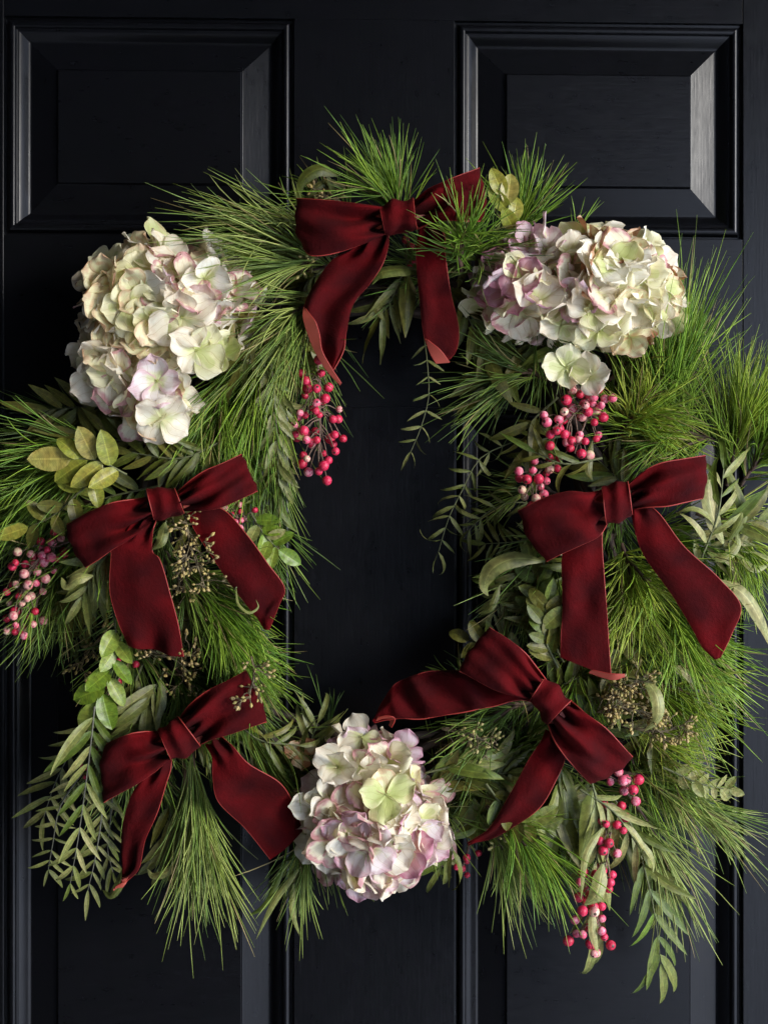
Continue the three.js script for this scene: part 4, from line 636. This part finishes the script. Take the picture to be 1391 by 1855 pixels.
frond('large leaved frond under the drooping pine needles', [[1140, 1490, 62], [1175, 1560, 66], [1205, 1620, 62]], { n: 7, len: 90, tone: 'mid', angle: 24 });
frond('small curled frond dangling inside the wreath opening', [[768, 610, 52], [774, 660, 56], [776, 720, 56], [762, 775, 54], [744, 818, 50]], { n: 16, len: 34, tone: 'grey', angle: 60, jit: 0.9, r: 0.5 });
frond('curled frond drooping into the opening beside the berries', [[930, 800, 50], [870, 830, 54], [836, 890, 52], [812, 940, 46], [794, 1000, 42]], { n: 22, kind: 'strap', len: 50, tone: 'grey', angle: 55, jit: 0.9, r: 0.6, accent: ['grey', 0.5] });
frond('frond reaching into the opening under the small berry bunch', [[990, 920, 44], [930, 910, 48], [880, 930, 46], [850, 960, 40]], { n: 18, kind: 'strap', len: 54, tone: 'grey', angle: 50, jit: 0.9, accent: ['grey', 0.5] });
frond('thin frond behind the purple red bow left loop', [[1000, 960, 44], [940, 980, 48], [880, 985, 40]], { n: 20, len: 46, tone: 'olive', angle: 50, accent: ['olive', 0.4] });
frond('dull frond hanging below the dark pine sprig under the bright red bow', [[200, 1060, 44], [160, 1130, 46], [130, 1170, 38]], { n: 16, len: 50, tone: 'olive', angle: 42 });

// ---------------------------------------------------------------- seed pods
const podM = new THREE.MeshStandardMaterial({ vertexColors: true, map: stemT, roughness: 0.7 });
const podG = new THREE.LatheGeometry([[0, 0], [0.35, 0.12], [0.62, 0.55], [0.7, 1.1], [0.5, 1.5], [0.22, 1.7], [0.1, 1.95], [0, 2.0]].map(p => new THREE.Vector2(...p)), 7);
function seedCluster(label, pts, n, spreadPx, o = {}) {
  const P = pts.map(p => at(...p)), t = thing('seed_pod_cluster', label, 'seed pods', P[0]);
  const c = P.length > 2 ? new THREE.CatmullRomCurve3(P, false, 'centripetal') : new THREE.LineCurve3(P[0], P[1]);
  const stems = [tube(P, 0.0012, 0.0007, 10, 5)], pods = [];
  for (let i = 0; i < n; i++) {
    const u = (i + rnd()) / n, p = c.getPoint(u), d = rv(1).addScaledVector(c.getTangent(u), 0.6).addScaledVector(FR, 0.3).normalize(), q = p.clone().addScaledVector(d, spreadPx * MPP * rr(0.35, 1));
    stems.push(tube([p, p.clone().lerp(q, 0.55).add(rv(0.002)), q], 0.0006, 0.0004, 4, 4));
    const m = Math.floor(rr(3, 7));
    for (let k = 0; k < m; k++) {
      const dd = d.clone().add(rv(0.9)).normalize(), L = rr(3.2, 7) / 1000, e = q.clone().addScaledVector(dd, L); stems.push(tube([q, e], 0.00035, 0.00045, 1, 4));
      const s = (o.size ?? 1.75) / 1000 * rr(0.75, 1.2), g = podG.clone(); g.applyMatrix4(new THREE.Matrix4().compose(e, quatYZ(dd, FR), V(s, s * 1.15, s)));
      const cc = pick([[0.74, 0.54, 0.17], [0.62, 0.48, 0.15], [0.5, 0.42, 0.12], [0.8, 0.58, 0.24]]), kk = rr(0.7, 1.15), cn = g.attributes.position.count, ca = new Float32Array(cn * 3);
      for (let x = 0; x < cn; x++) { ca[x * 3] = cc[0] * kk * (o.tint?.[0] ?? 1); ca[x * 3 + 1] = cc[1] * kk * (o.tint?.[1] ?? 1); ca[x * 3 + 2] = cc[2] * kk; }
      g.setAttribute('color', new THREE.BufferAttribute(ca, 3)); pods.push(g);
    }
  }
  part('stem', mergeGeometries(stems), stemM2, t); part('seed_pods', mergeGeometries(pods), podM, t, 'stuff'); return t;
}

seedCluster('tan seed pods under the knot of the bright red bow', [[335, 930, 96], [345, 985, 104], [370, 1060, 100]], 26, 36);
seedCluster('tan seed pods below the bright red bow knot', [[330, 1010, 70], [340, 1070, 76], [345, 1130, 70]], 18, 34);
seedCluster('tan seed pods at the cut end of the bright red bow left tail', [[250, 1160, 86], [300, 1190, 90], [350, 1180, 84]], 14, 30);
seedCluster('tan seed pods resting on the folded dark bow right loop', [[455, 1190, 108], [460, 1225, 122], [452, 1255, 124]], 10, 24);
seedCluster('tan seed pods above the folded dark bow knot', [[300, 1220, 66], [330, 1225, 74], [350, 1245, 70]], 10, 26);
seedCluster('small brown seed pods hanging beside the glossy oval leaves', [[190, 1150, 54], [160, 1180, 56], [145, 1215, 50]], 8, 26);
seedCluster('olive seed pods under the topmost bow left loop', [[620, 470, 84], [585, 462, 92], [555, 475, 88]], 9, 24, { tint: [0.85, 1] });
seedCluster('tan seed pods above the topmost bow left loop', [[620, 370, 56], [595, 350, 62], [580, 342, 58]], 9, 24);
seedCluster('olive seed pods below the long tail of the tilted bow', [[800, 1320, 84], [850, 1330, 92], [890, 1350, 86]], 15, 30, { tint: [0.85, 1] });
seedCluster('dense tan seed pods beside the dark red hanging tail', [[1100, 1240, 86], [1140, 1240, 96], [1160, 1230, 92]], 22, 30);
seedCluster('dense tan seed pods between hanging tail and tilted bow', [[1080, 1290, 86], [1110, 1280, 94], [1170, 1290, 92]], 28, 32);
seedCluster('dense tan seed pods pointing at the bright door panel edge', [[1150, 1320, 82], [1200, 1325, 88], [1240, 1312, 82]], 22, 26);
seedCluster('small seed pods near the tip of the tilted bow lower tail', [[880, 1500, 74], [900, 1520, 76], [915, 1540, 72]], 5, 22, { tint: [0.8, 1] });

// ---------------------------------------------------------------- berries
const berryTex = (a, b, s) => tex(64, 32, (u, v) => { const n = nzA(u * 8 + s, v * 6) * 0.6 + nzB(u * 16 + s, v * 12) * 0.4; let c = mix3(a, b, sst(0.42, 0.72, n)); if (v < 0.09) c = [60, 32, 22]; if (nzC(u * 40 + s * 9, v * 24) > 0.86) c = mix3(c, [238, 190, 180], 0.5); return c; });
const BM = [[[200, 28, 66], [222, 64, 98]], [[176, 16, 48], [206, 44, 74]], [[214, 80, 108], [234, 154, 162]], [[222, 160, 150], [196, 90, 104]], [[226, 196, 160], [208, 130, 128]]].map(([a, b], i) => new THREE.MeshPhysicalMaterial({ map: berryTex(a, b, i * 3), roughness: 0.5, clearcoat: 0.12, clearcoatRoughness: 0.35 }));
const berryG = (() => { const g = new THREE.SphereGeometry(1, 14, 10); const p = g.attributes.position; for (let i = 0; i < p.count; i++) { const y = p.getY(i), k = 1 - 0.06 * Math.max(0, y) + (y < -0.97 ? -0.06 : 0); p.setXYZ(i, p.getX(i) * k, y * 1.0, p.getZ(i) * k); } g.computeVertexNormals(); return g; })();
function berries(label, pts, n, spreadPx, o = {}) {
  const P = pts.map(p => at(...p)), t = thing('berry_cluster', label, 'berries', P[0]);
  const c = P.length > 2 ? new THREE.CatmullRomCurve3(P, false, 'centripetal') : new THREE.LineCurve3(P[0], P[1]);
  const st = [tube(P, 0.001, 0.0006, 10, 5)], done = [], w = o.mix ?? [5, 4, 2, 0.6, 0.6];
  const tot = w.reduce((a, b) => a + b);
  for (let i = 0; i < n; i++) {
    let q, R, p, ok = false;
    for (let k = 0; k < 60 && !ok; k++) {
      const u = mix(o.from ?? 0.2, 1, rnd()); p = c.getPoint(Math.max(0, u - 0.12)); R = (o.R ?? 9.5) * 0.86 * MPP * rr(0.72, 1.12);
      const d = rv(1); if (d.length() > 1) continue; d.z *= 0.6; q = c.getPoint(u).addScaledVector(d, spreadPx * MPP); ok = done.every(e => e.q.distanceTo(q) > (e.R + R) * 0.97);
    }
    if (!ok) continue; done.push({ q, R });
    const d = q.clone().sub(p).normalize(), top = q.clone().addScaledVector(d, -R * 0.95); d.y -= 0.4;
    st.push(tube([p, p.clone().lerp(top, 0.5).add(V(0, 0.0025, 0)).add(rv(0.0015)), top], 0.0005, 0.00042, 6, 4));
    let x = rnd() * tot, m = 0; while (m < 4 && (x -= w[m]) > 0) m++;
    placed('berry', berryG, BM[m], t, q, quatYZ(q.clone().sub(top).negate().add(rv(0.003)), FR.clone().add(rv(0.6))), R);
  }
  part('stem', mergeGeometries(st), SM.pink, t); return t;
}
berries('dangling bunch of crimson berries inside the wreath opening', [[575, 650, 74], [578, 700, 80], [580, 770, 80], [578, 832, 74]], 46, 50, { from: 0.3 });
berries('pink berry bunch under the dangling petals of the mauve hydrangea', [[1080, 700, 84], [1040, 750, 96], [1000, 775, 98]], 26, 46, { mix: [4, 2, 4, 1.5, 1.2], R: 10 });
berries('pink berry bunch hanging straight below the mauve hydrangea bunch', [[1070, 740, 84], [1050, 790, 94], [1040, 822, 92]], 12, 34, { mix: [4, 2, 3, 1.5, 1.5], R: 10 });
berries('pink berries at the tip of the mauve hydrangea dangling petals', [[1050, 740, 84], [1080, 735, 96], [1092, 736, 96]], 9, 24, { mix: [4, 2, 4, 1, 1], R: 10 });
berries('small bunch of pale and red berries touching the purple red bow', [[1000, 830, 70], [965, 870, 84], [950, 900, 82]], 15, 36, { mix: [3, 2, 3, 2, 2] });
berries('few red berries tucked beside the purple red bow corner', [[1010, 850, 76], [990, 840, 86], [985, 836, 86]], 4, 18, {});
berries('pale pink berry bunch hanging outermost beside the bright red bow', [[110, 970, 66], [60, 1030, 74], [40, 1090, 70], [42, 1140, 62]], 38, 40, { mix: [2, 2, 3, 4, 3] });
berries('dark red berry bunch behind the bright red bow left loop', [[160, 970, 60], [115, 985, 68], [85, 1000, 66]], 17, 32, { mix: [3, 5, 3, 1, 0] });
berries('pink berries peeping out beside the bright red bow right tail', [[400, 910, 66], [425, 935, 76], [450, 945, 74]], 12, 26, { mix: [2, 3, 4, 2, 0], R: 7.5 });
berries('red berries under the bright glossy oval leaves', [[240, 1190, 70], [215, 1230, 76], [190, 1270, 74]], 9, 26, { mix: [5, 5, 0, 0, 0], R: 8.5 });
berries('dark berries behind the pale feather shaped frond', [[190, 1300, 66], [180, 1340, 70], [160, 1390, 66]], 8, 24, { mix: [4, 5, 0, 0, 0], R: 8 });
berries('red berries beside the outer loop of the tilted bow', [[1080, 1395, 76], [1120, 1415, 84], [1145, 1430, 84]], 10, 30, { mix: [4, 2, 3, 1, 0], R: 10 });
berries('upper scattered berries hanging under the tilted bow', [[1090, 1440, 84], [1104, 1510, 100], [1092, 1590, 102]], 20, 36, { mix: [5, 3, 2, 0.5, 0], R: 9.5 });
berries('lower scattered berries hanging under the pale twisted leaves', [[1090, 1560, 90], [1072, 1630, 102], [1066, 1720, 94]], 28, 38, { mix: [4, 3, 3, 1, 1], R: 10 });
berries('few dark berries below the pink hydrangea edge', [[850, 1530, 56], [842, 1560, 60], [835, 1575, 58]], 6, 20, { mix: [2, 5, 0, 0, 0], R: 8 });
berries('few dark berries under the topmost bow knot', [[730, 430, 60], [735, 460, 66], [735, 470, 66]], 4, 22, { mix: [2, 5, 1, 0, 0], R: 8 });

// ---------------------------------------------------------------- hydrangeas
function petalGeo() {
  const N = 8, M = 8, pos = [], uv = [], idx = [], a1 = rr(0, 6), a2 = rr(0, 6), cup = rr(0.04, 0.28), roll = rr(-0.4, 0.35), asym = rr(-0.12, 0.12), wd = rr(0.98, 1.18), pt = rr(0, 0.04);
  for (let i = 0; i <= N; i++) for (let j = 0; j <= M; j++) {
    const t = i / N, s = j / M * 2 - 1;
    const prof = Math.pow(Math.min(1, (t + 0.05) / 0.5), 0.75) * Math.pow(Math.max(0.0, 1 - Math.pow(Math.max(0, (t - 0.45) / 0.56), 2.6)), 0.5);
    const hw = 0.5 * wd * prof; const x = s * hw + asym * t * t, y = t * (1 - 0.13 * Math.pow(Math.abs(s), 2.2) * sst(0.5, 1, t) * 0.4) + pt * (1 - Math.abs(s)) * sst(0.7, 1, t);
    const e = Math.pow(Math.abs(s), 2) * hw;
    const z = cup * (e * 0.9 + 0) + roll * t * t * 0.5 + 0.06 * Math.sin(s * 4.2 + a1) * t + 0.06 * Math.sin(t * 7 + s * 3 + a2) * Math.abs(s) - 0.03 * Math.exp(-s * s * 20) * sst(0, 0.4, t) * (1 - t);
    pos.push(x, y, z); uv.push(0.5 + s * 0.5, t);
  }
  for (let i = 0; i < N; i++) for (let j = 0; j < M; j++) { const k = i * (M + 1) + j; idx.push(k, k + 1, k + M + 1, k + 1, k + M + 2, k + M + 1); }
  const g = new THREE.BufferGeometry(); g.setAttribute('position', new THREE.Float32BufferAttribute(pos, 3)); g.setAttribute('uv', new THREE.Float32BufferAttribute(uv, 2)); g.setIndex(idx); g.computeVertexNormals(); return g;
}
const PG = Array.from({ length: 14 }, petalGeo);
const veinAt = (u, v) => { const x = (u - 0.5) * (0.25 + 0.9 * v), a = Math.atan2(x, v + 0.12); const w = Math.abs(Math.sin(a * 13 + 0.5 * Math.sin(v * 9 + a * 4))), br = Math.abs(Math.sin(a * 29 + v * 7)); return (1 - sst(0, 0.22, w)) * 0.7 + (1 - sst(0, 0.25, br)) * 0.3 * v; };
const petalB = tex(128, 128, (u, v) => { const k = 170 - 130 * veinAt(u, v) + 40 * nzB(u * 14, v * 14); return [k, k, k]; }, false);
function petalMat(base, heart, edge, edgeAmt, blot, blotAmt, s) {
  const map = tex(128, 128, (u, v) => {
    const x = Math.abs(u - 0.5) * 2, n = nzA(u * 5 + s * 2.3, v * 5 + s) * 0.6 + nzB(u * 14 + s, v * 14) * 0.4, rim = Math.max(Math.pow(x, 2.2), sst(0.55, 1, v));
    let c = mix3(base, heart, (1 - sst(0.05, 0.5, v + 0.25 * (n - 0.5))) * 0.75); c = mix3(c, edge, Math.min(1, sst(0.25, 0.95, rim + (n - 0.5) * 0.9) * edgeAmt));
    if (blotAmt) c = mix3(c, blot, sst(0.55, 0.75, nzA(u * 3.2 + s * 5.1, v * 3.2 + s * 1.7)) * blotAmt);
    if (nzC(u * 60 + s * 7, v * 60) > 0.9) c = mix3(c, [190, 150, 104], 0.3); const ve = veinAt(u, v); return mix3(c, [c[0] * 0.86, c[1] * 0.82, c[2] * 0.72], ve * 0.85);
  });
  return new THREE.MeshPhysicalMaterial({ map, bumpMap: petalB, bumpScale: 0.0004, roughness: 0.62, transmission: 0.3, thickness: 0, side: THREE.DoubleSide });
}
const cream = [245, 238, 208], ivory = [240, 236, 188], lime = [206, 214, 140], greenh = [190, 202, 112], mauve = [206, 152, 168], rose = [204, 130, 134], tan = [206, 160, 120], lilac = [218, 186, 190];
const PMAT = {
  cream: petalMat([247, 242, 218], lime, [234, 214, 190], 0.5, tan, 0.12, 1), cream2: petalMat([248, 246, 230], greenh, [242, 232, 206], 0.6, [224, 190, 164], 0.12, 2), lime: petalMat(ivory, greenh, cream, 0.5, lime, 0.7, 3), limed: petalMat(lime, greenh, ivory, 0.6, tan, 0.3, 4),
  blush: petalMat(cream, lime, [206, 146, 148], 0.95, rose, 0.2, 5), mauve: petalMat([220, 196, 200], lime, mauve, 0.95, mauve, 0.5, 6), deep: petalMat([212, 164, 172], [206, 196, 136], [186, 116, 138], 0.9, rose, 0.4, 7), lilac: petalMat([244, 236, 232], lime, lilac, 0.9, mauve, 0.3, 8), rust: petalMat([228, 214, 176], lime, [200, 148, 112], 0.8, [186, 118, 76], 0.8, 9), tanp: petalMat(ivory, lime, [222, 186, 150], 0.8, [206, 140, 100], 0.45, 10),
};
const eyeM = new THREE.MeshStandardMaterial({ color: lin(0.32, 0.34, 0.10), roughness: 0.6 });
const eyeG = (() => { const gs = [new THREE.SphereGeometry(0.05, 7, 5)]; for (let k = 0; k < 6; k++) { const a = k / 6 * 6.283, g = new THREE.CylinderGeometry(0.008, 0.008, 0.12, 4); g.rotateX(0.7); g.translate(0, 0.03, 0.05); g.rotateZ(a); gs.push(g); } return mergeGeometries(gs); })();
function floret(parent, p, nrm, R, mats) {
  const f = placed('floret', eyeG, eyeM, parent, p, quatYZ(V(rr(-1, 1), rr(-1, 1), rr(-0.4, 0.4)), nrm), R), k0 = rnd() < 0.12 ? 3 : 4, m1 = pick(mats), m2 = pick(mats), open = rnd() < 0.18 ? rr(0.5, 0.9) : rr(0.0, 0.45);
  for (let k = 0; k < k0; k++) {
    const a = (k + rr(-0.14, 0.14)) / k0 * Math.PI * 2, tilt = open * rr(0.4, 1.5), q = new THREE.Quaternion().setFromAxisAngle(V(0, 0, 1), a).multiply(new THREE.Quaternion().setFromAxisAngle(V(1, 0, 0), tilt)).multiply(new THREE.Quaternion().setFromAxisAngle(V(0, 1, 0), rr(-0.35, 0.35)));
    const m = shad(new THREE.Mesh(pick(PG), PMAT[rnd() < 0.7 ? m1 : m2])); m.name = 'petal'; m.quaternion.copy(q); m.position.set(-Math.sin(a) * 0.04, Math.cos(a) * 0.04, k % 2 ? 0.012 : -0.012); const s = rr(0.82, 1.1); m.scale.set(s * rr(0.92, 1.1), s, s); f.add(m);
  }
  return f;
}
function hydrangea(label, core, lobes, singles, palette) {
  const C = at(...core), t = thing('hydrangea', label, 'hydrangea', C), st = [], done = [];
  for (const [cx, cy, cz, rx, ry, rz, n, layer] of lobes) {
    const L = at(cx, cy, cz);
    for (let i = 0; i < n; i++) {
      const z = 1 - (i + 0.5) / n * 1.28, a = i * 2.399963 + rr(-0.25, 0.25), r = Math.sqrt(Math.max(0, 1 - z * z)), d = V(Math.cos(a) * r, Math.sin(a) * r, z);
      const k = layer ?? rr(0.9, 1.06), p = L.clone().add(V(d.x * rx * MPP * k, d.y * ry * MPP * k, d.z * rz / 1000 * k));
      const nrm = V(d.x / rx, d.y / ry, d.z / (rz / 0.48)).normalize().add(rv(0.42)).add(V(0, 0, 0.12)).normalize();
      if (done.some(q => q.distanceTo(p) < 0.009)) continue; done.push(p);
      const px = cx + d.x * rx, py = cy - d.y * ry;
      floret(t, p, nrm, rr(41, 52) * MPP, palette(px, py)); st.push(tube([C, C.clone().lerp(p, 0.5).add(rv(0.004)), p.clone().addScaledVector(nrm, -0.0015)], 0.0012, 0.0006, 4, 4));
    }
  }
  for (const [px, py, z, nx, ny, nz, rp, pal] of singles) { const p = at(px, py, z), nrm = V(nx, ny, nz).normalize(); floret(t, p, nrm, rp * 0.82 * MPP, pal); st.push(tube([C, C.clone().lerp(p, 0.5).add(rv(0.004)), p.clone().addScaledVector(nrm, -0.0015)], 0.0012, 0.0006, 4, 4)); }
  part('stalk', mergeGeometries(st), SM.green, t); return t;
}
hydrangea('large cream hydrangea head with blush edges beside sideways pine needles', [285, 600, 50],
  [[290, 560, 82, 116, 96, 50, 78], [290, 560, 72, 85, 75, 36, 22, 0.8], [232, 655, 78, 68, 62, 42, 36], [366, 565, 84, 70, 84, 36, 26], [275, 730, 84, 45, 40, 34, 16]],
  [[292, 758, 126, 0.2, -0.25, 1, 62, ['cream2', 'cream']], [372, 505, 122, 0.35, 0.3, 1, 62, ['cream2', 'blush']], [330, 575, 134, 0.1, 0, 1, 66, ['lilac', 'cream']], [405, 640, 108, 0.3, -0.2, 1, 48, ['limed', 'cream']], [355, 635, 126, 0.3, -0.2, 1, 60, ['lime', 'cream']], [285, 690, 126, 0, -0.2, 1, 58, ['cream2', 'lilac']], [430, 530, 100, 0.5, 0.2, 1, 50, ['blush', 'rust']], [250, 445, 92, -0.2, 1, 0.5, 44, ['cream2', 'lilac']]],
  (x, y) => x > 300 && y < 600 ? ['cream', 'blush', 'cream2', 'blush', 'cream', 'lilac', 'cream2', 'tanp'] : ['lime', 'cream', 'cream2', 'limed', 'blush', 'lime', 'cream', 'tanp', 'tanp']);
hydrangea('cream and mauve hydrangea head with rusty petals and dangling florets', [1050, 540, 50],
  [[1085, 520, 84, 112, 74, 46, 78], [1080, 520, 74, 90, 60, 34, 22, 0.8], [952, 532, 80, 66, 58, 44, 36], [1000, 475, 76, 62, 36, 42, 18], [1155, 525, 82, 54, 62, 38, 22]],
  [[1025, 665, 112, -0.2, 0.1, 1, 50, ['cream', 'lime']], [1068, 680, 110, 0.1, 0.05, 1, 52, ['cream', 'lime']], [1085, 598, 124, 0.1, -0.2, 1, 62, ['tanp', 'lime']], [1072, 560, 132, 0, 0.1, 1, 58, ['lime', 'cream']], [925, 525, 118, -0.2, 0, 1, 56, ['deep', 'mauve']], [960, 445, 100, -0.1, 0.4, 1, 54, ['mauve', 'cream']], [1075, 490, 130, 0, 0.4, 1, 56, ['rust', 'tanp']], [1140, 610, 106, 0.2, -0.3, 1, 48, ['tanp', 'cream']], [1200, 540, 104, 0.6, 0, 1, 52, ['rust', 'tanp']], [1015, 590, 114, -0.1, -0.4, 1, 46, ['lime', 'cream']]],
  (x, y) => x < 975 ? ['deep', 'mauve', 'lilac', 'blush', 'cream', 'cream', 'lime'] : x < 1040 ? ['cream', 'mauve', 'lilac', 'lime', 'cream', 'blush'] : ['lime', 'blush', 'limed', 'cream', 'lime', 'tanp', 'cream2', 'cream2', 'lime', 'cream', 'rust']);
hydrangea('pink edged hydrangea head below the long tail of the tilted bow', [665, 1470, 46],
  [[668, 1485, 76, 94, 88, 48, 66], [668, 1480, 66, 72, 70, 36, 20, 0.8], [668, 1388, 70, 54, 46, 38, 22], [598, 1480, 70, 44, 56, 36, 17], [738, 1492, 72, 44, 66, 38, 20]],
  [[668, 1535, 126, 0, -0.2, 1, 66, ['lilac', 'lilac', 'cream2']], [700, 1440, 126, 0.1, 0.1, 1, 60, ['tanp', 'limed']], [612, 1390, 112, -0.2, 0.3, 1, 58, ['mauve', 'cream']], [575, 1460, 100, -0.5, 0, 1, 54, ['lilac', 'cream2']], [765, 1490, 106, 0.4, 0, 1, 58, ['lilac', 'lime']], [735, 1545, 110, 0.3, -0.4, 1, 58, ['blush', 'deep']], [715, 1590, 96, 0.1, -0.8, 0.7, 50, ['cream', 'blush']], [545, 1365, 70, -0.5, 0.5, 0.8, 40, ['mauve', 'rust']], [655, 1335, 98, 0, 0.5, 1, 50, ['cream', 'lime']], [730, 1360, 94, 0.4, 0.5, 0.8, 46, ['cream', 'mauve']], [650, 1590, 92, 0, -0.7, 0.8, 54, ['mauve', 'blush']]],
  (x, y) => ['lilac', 'blush', 'mauve', 'cream', 'blush', 'cream2', 'cream', 'lilac', 'lime', 'cream2', 'cream']);


renderer.render(scene, camera);
